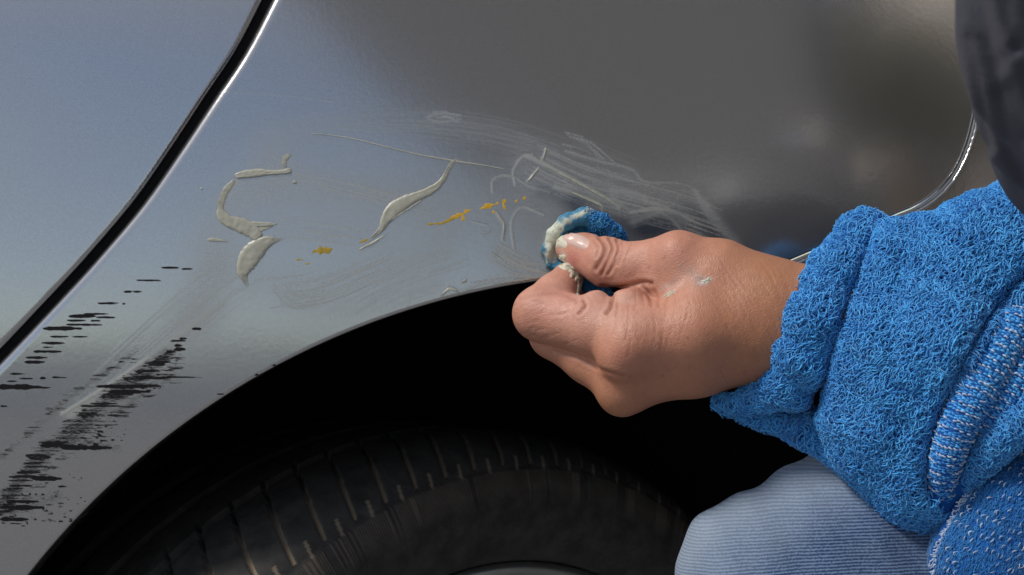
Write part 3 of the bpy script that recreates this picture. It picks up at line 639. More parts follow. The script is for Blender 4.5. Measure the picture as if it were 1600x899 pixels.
BL = [([(366, 277, .5), (371, 275, 5), (388, 272, 7), (408, 270, 6.5), (420, 270, 4.5), (440, 269, 4), (452, 267, 4.5), (457, 266, 1)], .0012),
      ([(446, 264, 3), (444, 254, 4), (447, 246, 5), (454, 243, 2), (458, 244, .5)], .0005),
      ([(368, 281, 3), (354, 297, 6), (346, 316, 6), (344, 330, 5)], .00045),
      ([(344, 320, 2), (346, 335, 9), (358, 346, 10.5), (376, 352, 12.5), (394, 361, 13), (406, 374, 8)], .0013),
      ([(376, 350, 4), (398, 351, 5), (418, 351, 3.5), (435, 350, .6)], .0011),
      ([(392, 362, 5), (410, 358, 3.5), (428, 353, 1)], .0009),
      ([(446, 373, .5), (434, 375, 4), (416, 379, 11), (399, 392, 17), (386, 409, 16.5), (380, 424, 11.5), (382, 436, 6), (387, 446, 3.5), (389, 447, .6)], .0015),
      ([(322, 376, .6), (330, 374.5, 3), (342, 375.5, 2.5), (358, 378, .5)], .0007),
      ([(482, 209, .6), (520, 212, .8), (560, 219, 1.0), (620, 234, 1.1), (660, 243, 1.2), (712, 252, 1.3), (745, 257, 1.0), (792, 265, .5)], .0006),
      ([(734, 253, .8), (722, 251.5, 2), (711, 252, 3), (702, 262, 4), (691, 283, 5), (674, 297, 7), (652, 307, 8), (632, 316, 11), (613, 330, 12), (603, 344, 9), (596, 357, 5.5), (581, 374, 2.5), (566, 384, .8)], .0013),
      ([(558, 392, .5), (572, 385, 2), (584, 379, 2.2), (608, 363, .5)], .0008),
      ([(578, 373, .6), (600, 352, 1.2), (628, 333, 1.0), (660, 312, .6)], .0009),
      ([(456, 284.5, .6), (460, 285, 2.6), (464, 285.5, .6)], .0008), ([(313, 293, .5), (315, 295, 2), (317, 297, .5)], .0006),
      ([(848, 251, .8), (851, 241, 1.4), (853, 231, .8)], .0008), ([(824, 284, .7), (833, 273, 1.4), (842, 263, .8)], .0007),
      ([(776, 333, .6), (783, 344, 2), (787, 350, 1.6), (787, 362, 1.0), (785, 378, .5)], .0007), ([(690, 461, .8), (702, 452, 2.2), (716, 455, .8)], .0007), ([(722, 442, .8), (727, 438, 2), (729, 443, .6)], .0006),
      ([(850, 259, .8), (890, 279, 2.2), (935, 304, 2.2), (966, 324, .8)], .0005), ([(880, 295, .6), (912, 309, 2.2), (938, 321, 2.0), (943, 330, .6)], .0006)]
for k, (pts, h) in enumerate(BL):
    blob('compound_smear', pts, h, M_comp, seed=k * 11, thin=.5 if h < .00065 and k not in (8, 12, 13) else 1.0)
CH = [([(666, 351, .6), (676, 350, 2), (690, 349, 2), (702, 344, 3), (712, 341, 1)], M_olive), ([(704, 340, 1), (714, 338, 3.2), (724, 333, 3.4), (738, 327, .6)], M_yel), ([(722, 337, 1), (724, 342, 2.6), (726, 344, 1)], M_yel),
      ([(749, 327, 1), (758, 323.5, 2.6), (770, 320, 3), (779, 317, 1.2)], M_yel), ([(789, 312, 2), (787, 317, 3.2), (787, 322, 2.2), (790, 328, 1)], M_yel), ([(804, 316, .8), (807, 315, 2.4), (808, 312, .8)], M_yel), ([(817, 312, .8), (819, 310, 2.2), (822, 308, .8)], M_yel),
      ([(769, 330, .6), (771, 332, 1.8), (773, 334, .6)], M_yel), ([(485, 396, .5), (497, 391, 4), (510, 391, 4.6), (520, 389, 1)], M_olive), ([(561, 379, 1), (568, 377, 3), (576, 374, 1)], M_olive), ([(462, 406.5, .5), (467, 406, 1.6), (474, 406, .5)], M_olive), ([(476, 413, .5), (480, 412, 2), (485, 412, .5)], M_olive), ([(968, 373, 1), (974, 374, 2.4), (980, 374, 1)], M_yel)]
for k, (pts, mm) in enumerate(CH):
    blob('paint_chip', pts, .00016, mm, rag=.38, ripple=.6, seed=k * 7 + 1)

# ------------------------------------------------------------------ the person
person = empty('person', tuple(W(1700, 1400, 0.12).ravel()), label='person in blue towelling sleeve, dark shirt and jeans rubbing the car by hand', category='person')
mm = 0.001
def N_(px, py, d, r): return (px, py, d * mm, r * mm)
THUMB = [N_(890, 388, 21, 7.6), N_(912, 396, 26, 10.2), N_(948, 410, 36, 12.4), N_(985, 416, 44, 11.6), N_(1060, 407, 54, 14.2), N_(1125, 428, 59, 17), N_(1195, 470, 62, 20)]
IDXP = [N_(990, 530, 68, 15.0), N_(930, 512, 56, 14.6), N_(845, 491, 40, 14.2)]
IDXD = [N_(845, 489, 40, 13.6), N_(868, 462, 32, 11.5), N_(886, 436, 23, 8.6)]
MIDP = [N_(972, 598, 56, 13.2), N_(920, 560, 44, 12.6), N_(866, 522, 30, 12.6), N_(890, 470, 18, 9)]
META = [[N_(985, 540, 68, 14.5), N_(1090, 520, 72, 18), N_(1195, 505, 68, 22)], [N_(975, 598, 56, 13.6), N_(1085, 566, 60, 17), N_(1195, 525, 62, 21)], [N_(1010, 590, 34, 14), N_(1100, 560, 42, 17), N_(1195, 525, 55, 19)],
        [N_(1045, 440, 50, 14), N_(1100, 470, 62, 18), N_(1190, 495, 64, 22)]]
WRIST = [[N_(1190, 478, 64, 21.5), N_(1290, 486, 72, 22), N_(1420, 520, 82, 26)], [N_(1190, 520, 62, 21), N_(1290, 530, 70, 22), N_(1420, 560, 82, 26)]]
def hand_sdf(P):
    px, _ = to_px(P)
    th = chain(P, THUMB, 0.004)
    pal = chain(P, META[0], 0.006)
    for c in META[1:] + WRIST: pal = smin(pal, chain(P, c, 0.006), 0.011)
    idx = smin(chain(P, IDXP, 0.004), chain(P, IDXD, 0.003), 0.004)
    mid = chain(P, MIDP, 0.004)
    kk = 0.0012 + 0.010 * sm(935, 1040, px)
    d = smin(pal, idx, 0.0012 + 0.011 * sm(880, 980, px))
    d = smin(d, cap(P, W(931, 479, .0535).ravel(), .0082, W(932, 492, .0545).ravel(), .0095), 0.0022)
    d = smin(d, cap(P, W(983, 483, .0575).ravel(), .0108, W(1000, 502, .061).ravel(), .012), 0.0025)
    d = smin(d, mid, 0.0012 + 0.010 * sm(900, 985, px))
    d = smin(d, th, kk)
    # knuckle heads and the tendon over the back of the hand
    d = smin(d, cap(P, W(968, 560, .074).ravel(), .0085, W(980, 552, .075).ravel(), .0085), 0.010)
    d = smin(d, cap(P, W(968, 618, .058).ravel(), .0080, W(976, 612, .060).ravel(), .0080), 0.009)
    d = smin(d, cap(P, W(1062, 398, .062).ravel(), .0075, W(1068, 404, .062).ravel(), .0075), 0.010)
    return d
HV, HQ, HN = surface_nets(hand_sdf, W(785, 665, -0.01).ravel() * [1, 1, 1] + [-.002, -.115, -.002], W(1400, 340, 0.0).ravel() + [0.0, 0.012, 0.0], 0.0008)
hx, hy = to_px(HV); front = np.clip((-HN[:, 1] + 0.25) * 2, 0, 1)
# folds and wrinkles of the skin
CR = [([(936, 372), (946, 384), (945, 398), (938, 410), (932, 420)], 3.2, .75), ([(952, 374), (958, 388), (952, 402), (946, 416), (940, 428)], 2.6, .65), ([(964, 376), (966, 392), (960, 412), (950, 428)], 2.4, .6), ([(972, 380), (971, 398), (965, 414)], 2.4, .4), ([(928, 376), (934, 388), (932, 402)], 2.2, .4),
      ([(940, 447), (965, 450), (988, 445), (1004, 441), (1018, 443)], 3.2, 1.0), ([(954, 452), (957, 466), (955, 480), (948, 490)], 2.6, .9), ([(912, 470), (915, 478), (905, 490)], 2.6, .8), ([(904, 470), (890, 488), (862, 492)], 2.6, .15), ([(1004, 446), (1014, 460), (1018, 478)], 2.4, .5), ([(1016, 446), (1026, 462), (1030, 480)], 2.2, .35),
      ([(866, 548), (905, 560), (940, 578), (975, 588)], 3.0, .5), ([(800, 478), (830, 470), (860, 478)], 2.6, .12), ([(812, 468), (845, 460), (878, 460), (906, 472)], 3.0, .3)]
r3 = np.random.default_rng(21)
for k in range(38):   # fine lines across the base of the index finger and the back of the hand
    x = r3.uniform(960, 1075); y = r3.uniform(455, 540); L = r3.uniform(14, 46); b = r3.normal(0, 4)
    CR.append(([(x - b * .4, y - L / 2), (x + b * .5 + 2, y), (x + b, y + L / 2)], 1.4, r3.uniform(.10, .25)))
for k in range(60):   # slanting lines on the wrist
    x = r3.uniform(1120, 1240); y = r3.uniform(420, 590); L = r3.uniform(14, 44); sl = r3.uniform(.2, .9)
    CR.append(([(x - L * .35, y - L * .5), (x, y + r3.normal(0, 2)), (x + L * .35 * sl, y + L * .5)], 1.3, r3.uniform(.08, .19)))
for k in range(20):   # lines on the index finger's bent knuckle
    x = r3.uniform(812, 900); y = r3.uniform(470, 540); L = r3.uniform(8, 26)
    CR.append(([(x - L / 2, y + L * .2), (x, y + r3.normal(0, 1)), (x + L / 2, y - L * .12)], 1.4, r3.uniform(.08, .24)))
for k in range(12):
    x = r3.uniform(925, 985); y = r3.uniform(385, 430); L = r3.uniform(8, 22)
    CR.append(([(x + 3, y - L / 2), (x, y), (x - 5, y + L / 2)], 1.4, r3.uniform(.08, .2)))
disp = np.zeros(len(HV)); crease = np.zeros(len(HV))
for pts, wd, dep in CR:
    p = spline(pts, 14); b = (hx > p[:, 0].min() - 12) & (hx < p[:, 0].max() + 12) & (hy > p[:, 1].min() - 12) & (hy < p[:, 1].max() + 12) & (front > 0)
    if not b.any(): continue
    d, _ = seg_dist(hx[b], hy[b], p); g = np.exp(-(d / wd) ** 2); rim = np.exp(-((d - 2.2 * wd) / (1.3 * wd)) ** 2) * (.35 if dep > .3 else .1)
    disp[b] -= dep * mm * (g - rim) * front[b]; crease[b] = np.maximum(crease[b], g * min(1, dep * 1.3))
HV = HV + HN * disp[:, None]
def blot(cx, cy, rx, ry, ang=0):
    c, s = cos(radians(ang)), sin(radians(ang)); u = ((hx - cx) * c + (hy - cy) * s) / rx; v = (-(hx - cx) * s + (hy - cy) * c) / ry
    return np.exp(-(u * u + v * v)) * front
def vn(seed, sc):
    r = np.random.default_rng(seed); k = r.normal(size=(7, 3)) * sc; ph = r.random(7) * 6.28
    return np.sin(HV @ k.T + ph).mean(1) * 1.6
skin = np.tile(np.array([0.53, 0.238, 0.145]), (len(HV), 1))
def tint(c, a): 
    global skin
    a = np.clip(a, 0, 1)[:, None]; skin = skin * (1 - a) + np.array(c) * a
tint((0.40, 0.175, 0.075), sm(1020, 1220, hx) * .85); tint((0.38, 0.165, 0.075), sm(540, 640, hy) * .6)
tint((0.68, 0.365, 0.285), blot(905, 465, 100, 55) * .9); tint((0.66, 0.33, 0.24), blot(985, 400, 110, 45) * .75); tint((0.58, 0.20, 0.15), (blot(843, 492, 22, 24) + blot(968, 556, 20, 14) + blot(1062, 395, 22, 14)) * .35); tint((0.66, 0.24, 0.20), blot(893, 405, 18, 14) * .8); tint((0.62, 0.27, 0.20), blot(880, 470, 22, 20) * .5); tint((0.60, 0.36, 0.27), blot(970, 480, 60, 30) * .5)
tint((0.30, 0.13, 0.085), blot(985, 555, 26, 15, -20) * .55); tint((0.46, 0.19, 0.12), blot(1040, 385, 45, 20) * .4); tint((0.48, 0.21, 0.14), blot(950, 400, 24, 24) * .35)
tat = blot(1094, 438, 11, 9) + .7 * blot(1078, 425, 10, 9) + .6 * blot(1062, 418, 5, 10, 30) + .5 * blot(1052, 440, 20, 5, -40); tint((0.20, 0.18, 0.17), np.clip(tat, 0, 1) * (.75 + .35 * vn(3, 900)))
wh = 1.2 * blot(1104, 439, 10, 4, -25) + 1.0 * blot(1046, 459, 9, 2, -30) + .5 * blot(1040, 450, 9, 6) + .4 * blot(1060, 446, 14, 3, -35); tint((0.75, 0.70, 0.66), np.clip(wh, 0, 1) * (.7 + .5 * vn(5, 1500)))
for k in range(14): tint((0.22, 0.09, 0.05), blot(r3.uniform(960, 1220), r3.uniform(400, 600), 2.4, 2.0) * r3.uniform(.3, .7))
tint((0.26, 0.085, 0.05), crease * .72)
tint((0.74, 0.70, 0.56), (1.2 * blot(878, 372, 9, 12, 20) + 1.1 * blot(880, 400, 5, 9, -30)) * (.6 + .4 * vn(8, 1200)))
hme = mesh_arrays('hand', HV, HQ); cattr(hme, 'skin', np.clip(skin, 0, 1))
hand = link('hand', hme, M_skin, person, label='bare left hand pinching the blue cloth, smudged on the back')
# thumb nail
def patch(name, cx, cy, rx, ry, ang, lift, matl, dome=0.0, sq=2.0, parent=hand, rag=0.0, seed=0, thick=0.0):
    nr, na_ = 9, 36; r = np.random.default_rng(seed); a = np.linspace(0, 2 * pi, na_, endpoint=False); kk_ = r.normal(size=4); jag = 1 + rag * sum(kk_[q_] * np.cos((q_ + 2) * a + q_ * 1.7) for q_ in range(4))
    pr = []
    for i in range(nr):
        q = i / (nr - 1); u = np.sign(np.cos(a)) * np.abs(np.cos(a)) ** (2 / sq) * rx * q * jag; v = np.sign(np.sin(a)) * np.abs(np.sin(a)) ** (2 / sq) * ry * q * jag
        c, s = cos(radians(ang)), sin(radians(ang)); pr.append(np.stack([cx + u * c - v * s, cy + u * s + v * c], -1))
    pr = np.array(pr); P, hit = raymarch(hand_sdf, pr[..., 0], pr[..., 1]); nn = sdf_normal(hand_sdf, P.reshape(-1, 3)).reshape(P.shape)
    q = np.linspace(0, 1, nr)[:, None]; hgt = lift * (1 - q ** 4) + dome * (1 - q * q) + (r.normal(size=(nr, na_)) * thick) * (1 - q)
    P = P + nn * (hgt - 0.0001)[..., None]
    i = np.arange(nr * na_).reshape(nr, na_); j = np.roll(i, -1, 1); Fq = np.stack([i[:-1], i[1:], j[1:], j[:-1]], -1).reshape(-1, 4)
    return link(name, mesh_arrays(name, P.reshape(-1, 3), Fq), matl, parent)
patch('thumb_nail', 901, 375.5, 20, 10.5, 22, 0.0006, M_nail, 0.0003, 2.8)
for a in [(1046, 459, 9, 2.2, -28, .0003), (1104, 439, 8, 3, -22, .0003), (874, 377, 9, 12, 30, .0008), (878, 404, 4.5, 8, -35, .0010), (885, 417, 12, 5, 10, .0010), (903, 436, 4, 9, -8, .0009), (905, 450, 4, 8, 14, .0011), (896, 427, 9, 5, 40, .0007)]:
    patch('compound_dab', *a[:5], a[5] * .45, M_compw, 0.0002, 2.0, hand, 0.24, int(a[0]), 0.00022)

# ---- sleeve
def sleeve_sdf(P):
    d = chain(P, [N_(1402, 440, 74, 29), N_(1388, 560, 88, 31), N_(1386, 645, 86, 30), N_(1436, 735, 84, 29)], .01)
    d = smin(d, chain(P, [N_(1500, 425, 78, 30), N_(1470, 560, 96, 32), N_(1455, 700, 90, 30)], .01), .012)
    d = smin(d, chain(P, [N_(1580, 388, 84, 30), N_(1590, 560, 80, 32), N_(1580, 800, 70, 32)], .01), .012)
    d = smin(d, chain(P, [N_(1700, 420, 90, 40), N_(1700, 600, 80, 45)], .01), .012)
    cuff = chain(P, [N_(1352, 366, 66, 11), N_(1308, 432, 82, 12.5), N_(1278, 500, 92, 13), N_(1258, 560, 88, 12), N_(1232, 606, 78, 8.5), N_(1180, 624, 66, 5), N_(1125, 632, 58, 1.8)], .005)
    d = smin(d, cuff, .0025)
    flap = chain(P, [N_(1135, 636, 54, 1.6), N_(1205, 652, 58, 5), N_(1272, 672, 64, 8), N_(1330, 690, 70, 14)], .005)
    d = smin(d, flap, .003)
    q = P * 1000
    d = d + 0.0009 * (np.sin(q[..., 0] * .21 + q[..., 2] * .13) * np.sin(q[..., 2] * .19 - q[..., 0] * .05) + .6 * np.sin(q[..., 2] * .41 + q[..., 0] * .33))
    X, Y = to_px(P); f_ = np.clip(-P[..., 1] / .05 - .5, 0, 1)
    for pts, wd, dep in [([(1362, 378), (1334, 440), (1312, 510), (1294, 580), (1280, 640)], 11, .006), ([(1640, 395), (1590, 440), (1545, 495), (1500, 575), (1465, 655), (1448, 720), (1450, 765)], 9, .010), ([(1420, 380), (1405, 470), (1398, 560)], 22, .003)]:
        dd, _ = seg_dist(X, Y, spline(pts, 12)); d = d + f_ * dep * np.exp(-(dd / wd) ** 2)
    arm = cap(P, W(1180, 500, .066).ravel(), .023, W(1300, 505, .075).ravel(), .024)      # the opening the wrist comes out of
    return np.maximum(d, -arm)
SV, SQ, SN = surface_nets(sleeve_sdf, W(1070, 860, -0.02).ravel() * [.75, 0, 1] + [0, -.142, 0], W(1720, 262, 0.0).ravel() * [1, 0, 1] + [0, -0.01, .01], 0.0016, 2)
sleeve = link('sleeve', mesh_arrays('sleeve', SV, SQ), M_cloth_base, person, label='bright blue towelling sleeve pushed up in thick folds')
RIBZONE = np.array([(1640, 420), (1600, 462), (1560, 505), (1515, 580), (1475, 660), (1455, 720), (1452, 765), (1475, 800), (1520, 830), (1700, 900), (1700, 420)])
def inpoly(X, Y, poly):
    c = np.zeros(X.shape, bool); n = len(poly)
    for i in range(n):
        x1, y1 = poly[i]; x2, y2 = poly[(i + 1) % n]
        if y1 == y2: continue
        c ^= ((y1 > Y) != (y2 > Y)) & (X < (x2 - x1) * (Y - y1) / (y2 - y1) + x1)
    return c
def pile(name, V, Q, n, keep, parent, matl, hgt=.0036, rad=.00029, seed=1, tone=None, lean=.0062, wob=.0009, flow=None):
    p, nn = sample_surface(V, Q, n, seed, keep); r = np.random.default_rng(seed + 1)
    tang = r.normal(size=(n, 3))
    if flow is not None: tang = tang * .8 + np.asarray(flow)
    sv_, sf, sid = strands(p, nn, hgt * r.uniform(.55, 1.2, n), lean * r.uniform(.3, 1.4, n), wob * r.uniform(.3, 1.6, n), rad * r.uniform(.75, 1.3, n), seg=4, tang=tang)
    me = mesh_arrays(name, sv_, sf); tn = r.beta(2, 2, n) if tone is None else tone(p, r)
    fattr(me, 'tone', np.clip(tn, 0, 1)[sid]); return link(name, me, matl, parent, kind='stuff')
def keep_pile(C):
    X, Y = to_px(C); return ((C[:, 1] < -.045) & (X > 1085) & ~inpoly(X, Y, RIBZONE)).astype(float) * np.where((X < 1640) & (Y < 900), 1, .15)
pile('terry_pile', SV, SQ, 62000, keep_pile, sleeve, M_pile, flow=(-.75, 0, -.9), tone=lambda p, r: r.beta(2, 2, len(p)) * .75 + .25 * (np.sin(p[:, 0] * 180 + p[:, 2] * 90) * np.sin(p[:, 2] * 210 - p[:, 0] * 60) * .5 + .5))
# ribbed folds of the fabric's reverse side
def rib_fold(nodes, seed):
    p = spline(nodes, 90); c = W(p[:, 0], p[:, 1], p[:, 2] * mm); V, Fq = tube_mesh(c, p[:, 3] * mm, 28)
    me = mesh_arrays('sleeve_fold', V, Fq); o = link('sleeve_fold', me, M_cloth_base, sleeve)
    # rows of blue yarn across the fold, every row topped by white stitches
    r = np.random.default_rng(seed); L = np.linalg.norm(np.diff(c, axis=0), axis=1).sum(); rows = int(L / .0044)
    t = np.gradient(c, axis=0); t /= np.linalg.norm(t, axis=1, keepdims=True); a = np.cross(t, [0, -1., 0]); a /= np.linalg.norm(a, axis=1, keepdims=True); b = np.cross(a, t)
    roots, norms, tans, tone = [], [], [], []
    for k in range(rows * 4):
        u = (k + .5) / (rows * 4) * 89; i = int(u); w_ = u - i; i2 = min(i + 1, 89)
        cc = c[i] * (1 - w_) + c[i2] * w_; rr = (p[i, 3] * (1 - w_) + p[i2, 3] * w_) * mm
        for ang in np.arange(-.15 * pi, 1.15 * pi, .0020 / rr):
            an = ang + r.normal(0, .03); n_ = a[i] * cos(an) + b[i] * sin(an)
            roots.append(cc + n_ * rr + t[i] * (.35 * .0019 * cos(ang) * 2 + r.normal(0, .0003))); norms.append(n_); tans.append(-a[i] * sin(an) + b[i] * cos(an)); tone.append(1 if k % 4 == 3 else 0)
    roots, norms, tans, tone = map(np.array, (roots, norms, tans, tone))
    for nm, sel, matl, rad, hh in (('blue_yarn', tone == 0, M_pile, .00058, .0007), ('white_stitch', (tone == 1) & (r.random(len(tone)) < .74), M_weft, .00050, .0015)):
        n = sel.sum(); sv_, sf, sid = strands(roots[sel], norms[sel], np.full(n, hh) * r.uniform(.7, 1.2, n), np.full(n, .0021), np.full(n, .0002), np.full(n, rad) * r.uniform(.8, 1.2, n), tang=tans[sel])
        me = mesh_arrays(nm, sv_, sf); fattr(me, 'tone', r.beta(2, 2, n)[sid]); oo = link(nm, me, matl, sleeve, kind='stuff')
rib_fold([(1650, 425, 92, 7), (1600, 487, 108, 9), (1565, 540, 118, 9.5), (1530, 602, 124, 9.5), (1500, 660, 126, 8.5), (1480, 715, 122, 7.5), (1474, 760, 112, 6), (1484, 800, 96, 4)], 31)
rib_fold([(1670, 505, 100, 9), (1612, 560, 114, 10), (1575, 610, 120, 10), (1540, 662, 120, 8.5), (1512, 712, 112, 6), (1498, 755, 98, 4)], 37)
p = spline([(1680, 590, 112, 9), (1615, 640, 124, 8), (1570, 682, 126, 7), (1525, 725, 118, 6), (1496, 770, 104, 4)], 60); V, Fq = tube_mesh(W(p[:, 0], p[:, 1], p[:, 2] * mm), p[:, 3] * mm, 16)
link('sleeve_fold', mesh_arrays('sleeve_fold', V, Fq), M_cloth_base, sleeve); pile('terry_pile', V, Fq, 5000, lambda C: (C[:, 1] < -.09).astype(float), sleeve, M_pile, seed=71)
# turned-back end of the sleeve with a white stitched hem, knit side out
def flap_sdf(P):
    d = chain(P, [N_(1640, 745, 94, 22), N_(1590, 800, 104, 27), N_(1560, 880, 106, 30), N_(1560, 1010, 100, 30)], .01)
    return smin(d, chain(P, [N_(1720, 760, 90, 36), N_(1720, 1000, 90, 38)], .01), .02)
TV, TQ, TN = surface_nets(flap_sdf, W(1440, 1000, 0).ravel() * [.75, 0, 1] + [0, -.15, 0], W(1760, 640, 0.0).ravel() * [1, 0, 1] + [0, -0.05, .01], 0.0016, 2)
turned = link('turned_back_cuff', mesh_arrays('turned_back_cuff', TV, TQ), M_cloth_base, sleeve)
kp = lambda C: ((C[:, 1] < -.08) & (to_px(C)[0] < 1660) & (to_px(C)[1] < 930)).astype(float)
pile('knit_yarn', TV, TQ, 9000, kp, sleeve, M_knit, hgt=.0011, rad=.00034, seed=81, flow=(1.2, 0, 2.2), lean=.003, wob=.0004)
r4 = np.random.default_rng(9); gu, gv = np.meshgrid(np.arange(-20, 40), np.arange(-30, 60)); du = np.array([8.5, -11.5]); dv = np.array([8.0, 4.2])
kx = 1460 + gu * du[0] + gv * dv[0] + r4.normal(0, 1.4, gu.shape); ky = 880 + gu * du[1] + gv * dv[1] + r4.normal(0, 1.4, gu.shape)
hem = spline([(1456, 935), (1453, 895), (1458, 858), (1480, 812), (1512, 765), (1535, 727), (1552, 700)], 80); hd, hs = seg_dist(kx, ky, hem)
hsg = np.sign(seg_dist(np.array([1560.]), np.array([860.]), hem)[1][0])
ok = (hs * hsg > 6) & (kx < 1650) & (ky < 930) & (r4.random(kx.shape) < .55)
P, hit = raymarch(flap_sdf, kx[ok], ky[ok]); P = P[hit]; nn = sdf_normal(flap_sdf, P); n = len(P)
sv_, sf, sid = strands(P, nn, np.full(n, .0024), np.full(n, .0024), np.full(n, .0003), np.full(n, .00033) * r4.uniform(.7, 1.2, n), tang=np.tile([[1., 0, 1.1]], (n, 1)) + r4.normal(0, .3, (n, 3)))
me = mesh_arrays('white_stitch', sv_, sf); fattr(me, 'tone', r4.beta(1.3, 2.2, n)[sid]); link('white_stitch', me, M_weft, sleeve, kind='stuff')
hp, hh_ = raymarch(flap_sdf, hem[:, 0] + 5, hem[:, 1]); hp = np.where(hh_[:, None], hp, W(hem[:, 0] + 4, hem[:, 1], .10)); 
for k in range(6): hp[1:-1] = (hp[:-2] + hp[1:-1] * 2 + hp[2:]) / 4
V, Fq = tube_mesh(hp, np.full(80, .0019), 10); link('hem', mesh_arrays('hem', V, Fq), M_cloth_base, sleeve)
i = np.repeat(np.arange(2, 78), 3); n = len(i); tt = np.gradient(hp, axis=0)[i]; rt = hp[i] + np.stack([r4.normal(0, .0009, n), -np.full(n, .0016), r4.normal(0, .0009, n)], 1)
sv_, sf, sid = strands(rt, np.tile([[-.3, -1., .1]], (n, 1)), np.full(n, .0010), np.full(n, .0026), np.full(n, .0004), np.full(n, .00045), tang=tt + r4.normal(0, .0006, (n, 3)) + np.array([.0012, 0, 0]))
me = mesh_arrays('hem_stitch', sv_, sf); fattr(me, 'tone', r4.beta(2.5, 1.5, n)[sid]); link('hem_stitch', me, M_weft, sleeve, kind='stuff')

# ---- jeans
def denim_material():
    m, t, p = mat('faded_denim'); co = objco(t); tw = attr(t, 'twill')
    wob = noise(t, co, 60, 3); fr = noise(t, co, 900, 3)
    ph = mth(t, 'ADD', mth(t, 'MULTIPLY', tw, 2 * pi / 0.00150), mth(t, 'MULTIPLY', wob, 4.5)); s = mth(t, 'SINE', ph)
    s2 = mth(t, 'ADD', s, ramp(t, fr, .3, .7, -1.0, 1.0)); lin = ramp(t, s2, -.9, .9, 0, 1, True)
    fade = ramp(t, mth(t, 'ADD', attr(t, 'fade'), ramp(t, noise(t, co, 30, 4), .3, .7, -.12, .12)), 0, 1)
    dk = mixc(t, fade, (0.025, 0.050, 0.115), (0.21, 0.265, 0.345)); lt = mixc(t, fade, (0.13, 0.195, 0.32), (0.29, 0.35, 0.43))
    t.links.new(mixc(t, lin, dk, lt), p.inputs['Base Color']); p.inputs['Roughness'].default_value = .85; p.inputs['Specular IOR Level'].default_value = .15; p.inputs['Sheen Weight'].default_value = .1
    t.links.new(bump(t, lin, .5, .0005), p.inputs['Normal']); return m
def jeans_sdf(P):
    d = chain(P, [N_(1215, 928, 52, 46), N_(1330, 905, 48, 56), N_(1520, 960, 46, 66), N_(1800, 1000, 46, 75)], .02)
    d = smin(d, chain(P, [N_(1180, 818, 46, 13.5), N_(1240, 788, 46, 13), N_(1330, 752, 44, 20)], .008), .018)
    d = smin(d, chain(P, [N_(1130, 873, 46, 21), N_(1215, 960, 50, 46), N_(1300, 1500, 60, 52)], .01), .02)
    q = P * 1000
    return d + .0012 * np.sin(q[..., 0] * .11 + q[..., 2] * .16) * np.sin(q[..., 2] * .07 - q[..., 0] * .12)
JV, JQ, JN = surface_nets(jeans_sdf, W(1030, 1180, 0).ravel() * [.75, 0, 1] + [0, -.185, 0], W(1800, 690, 0).ravel() * [1, 0, 1] + [0, 0.0, .0], .0022, 2)
jme = mesh_arrays('jeans', JV, JQ); jx, jy = to_px(JV)
xr = (JV[:, 0] - 0.20); fattr(jme, 'twill', JV[:, 2] + np.where(xr < 0, 1.0, .25) * xr ** 2 * 1.0); fattr(jme, 'fade', np.clip(1.0 - .0080 * seg_dist(jx, jy, np.array([(1045, 890), (1110, 810), (1190, 760), (1290, 712)]))[0], 0.0, 1))
link('jeans', jme, denim_material(), person, label='faded blue denim over a bent knee')

# ---- shirt
def shirt_material():
    m, t, p = mat('charcoal_shirt_cloth'); co = objco(t)
    wv = nd(t, 'ShaderNodeTexVoronoi'); wv.inputs['Scale'].default_value = 900; t.links.new(objco(t, (1, 1, .55)), wv.inputs[0]); n = noise(t, co, 40, 4)
    t.links.new(mixc(t, n, (0.042, 0.042, 0.055), (0.068, 0.068, 0.084)), p.inputs['Base Color']); p.inputs['Roughness'].default_value = .85; p.inputs['Specular IOR Level'].default_value = .2; p.inputs['Sheen Weight'].default_value = .03
    t.links.new(bump(t, wv.outputs[0], .35, .0005), p.inputs['Normal']); return m
def shirt_sdf(P):
    d = chain(P, [N_(1852, -170, 430, 52), N_(1818, 20, 360, 52), N_(1788, 110, 290, 50), N_(1764, 185, 225, 46), N_(1748, 245, 190, 41)], .03)
    X, Y = to_px(P)
    for pts, wd, dep in [([(1606, 58), (1585, 78), (1566, 96), (1556, 122)], 9, .0005), ([(1534, -20), (1548, 70), (1558, 150), (1582, 230), (1606, 280)], 17, .0022), ([(1574, 140), (1588, 170), (1606, 215)], 13, .0016), ([(1514, 60), (1532, 150), (1545, 230)], 9, .0008), ([(1568, -20), (1576, 40), (1592, 70)], 12, .0014)]:
        dd, _ = seg_dist(X, Y, spline(pts, 10)); f_ = 1.0; d = d + f_ * (dep * np.exp(-(dd / wd) ** 2) - .45 * dep * np.exp(-((dd - 2.0 * wd) / wd) ** 2))
    return d
CV, CQ, CN = surface_nets(shirt_sdf, (.09, -.50, .68), (.33, -.13, .93), .0022, 1)
link('shirt', mesh_arrays('shirt', CV, CQ), shirt_material(), person)

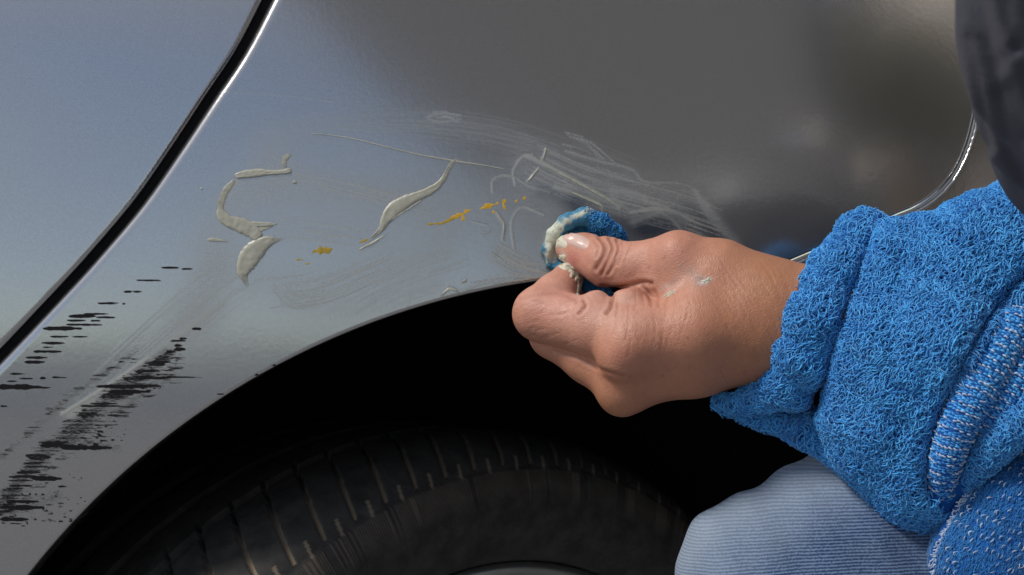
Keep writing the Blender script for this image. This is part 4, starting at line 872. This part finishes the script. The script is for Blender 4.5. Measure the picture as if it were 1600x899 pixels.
# ------------------------------------------------------------------ the cloth in the fingers
def rag_sdf(P):
    d = chain(P, [N_(861, 412, 7, 2.6), N_(858, 390, 9, 3.2), N_(866, 366, 11, 3.6), N_(886, 347, 13, 4.2), N_(912, 338, 14, 4.2), N_(938, 352, 15, 4.6), N_(958, 368, 15, 4.2), N_(972, 378, 14, 2.6)], .003)
    d = smin(d, chain(P, [N_(880, 392, 5, 5), N_(905, 372, 6, 5.5), N_(935, 372, 7, 5)], .004), .004)
    d = smin(d, chain(P, [N_(868, 408, 6, 3), N_(884, 424, 9, 4), N_(925, 455, 18, 4), N_(945, 460, 24, 3)], .004), .003)
    q = P * 1000
    return d + .00025 * np.sin(q[..., 0] * .9 + q[..., 2] * .5) * np.sin(q[..., 2] * .8 - q[..., 0] * .4)
RV, RQ, RN = surface_nets(rag_sdf, W(840, 475, 0).ravel() * [1, 0, 1] + [0, -.032, 0], W(1000, 318, 0).ravel() * [1, 0, 1] + [0, 0.006, 0], .0009, 2)
rme = mesh_arrays('polishing_cloth', RV, RQ); rx, ry = to_px(RV)
def rag_cream(X, Y): return np.clip(np.exp(-((X - 862) / 12) ** 2) * sm(425, 395, Y) + .65 * np.exp(-(seg_dist(X, Y, np.array([(862, 372), (885, 345), (920, 329)]))[0] / 6) ** 2), 0, 1)
fattr(rme, 'cream', rag_cream(rx, ry))
m, t, p = mat('compound_soaked_blue_cloth'); c = attr(t, 'cream'); nz = noise(t, objco(t), 300, 4)
t.links.new(mixc(t, ramp(t, mth(t, 'ADD', c, ramp(t, nz, .3, .7, -.25, .25)), .25, .7), (0.03, 0.19, 0.31), (0.58, 0.60, 0.48)), p.inputs['Base Color']); p.inputs['Roughness'].default_value = .7
t.links.new(bump(t, nz, .8, .001), p.inputs['Normal'])
rag = link('polishing_cloth', rme, m, None, label='small blue terry cloth soaked with cream compound between thumb and finger', category='cloth')
m2, t2, p2 = mat('soaked_terry_yarn'); c2 = attr(t2, 'cream'); t2.links.new(mixc(t2, c2, mixc(t2, attr(t2, 'tone'), (0.014, 0.14, 0.36), (0.05, 0.33, 0.72)), (0.60, 0.62, 0.50)), p2.inputs['Base Color']); p2.inputs['Roughness'].default_value = .7
pr_, nr_ = sample_surface(RV, RQ, 1000, 5, lambda C: ((C[:, 1] < -.006)).astype(float) * np.where(to_px(C)[0] > 915, 1, .15)); r5 = np.random.default_rng(3); n = len(pr_); X, Y = to_px(pr_)
lng = sm(900, 945, X)
sv_, sf, sid = strands(pr_, nr_, (.0007 + .0016 * lng) * r5.uniform(.6, 1.2, n), (.0014 + .0016 * lng) * r5.uniform(.5, 1.3, n), np.full(n, .0004), np.full(n, .00028), tang=r5.normal(0, .7, (n, 3)) + np.array([.9, 0, .6]))
me = mesh_arrays('terry_pile', sv_, sf); fattr(me, 'tone', r5.random(n)[sid]); fattr(me, 'cream', (rag_cream(X, Y) * r5.uniform(.6, 1.2, n)).clip(0, 1)[sid]); link('terry_pile', me, m2, rag, kind='stuff')
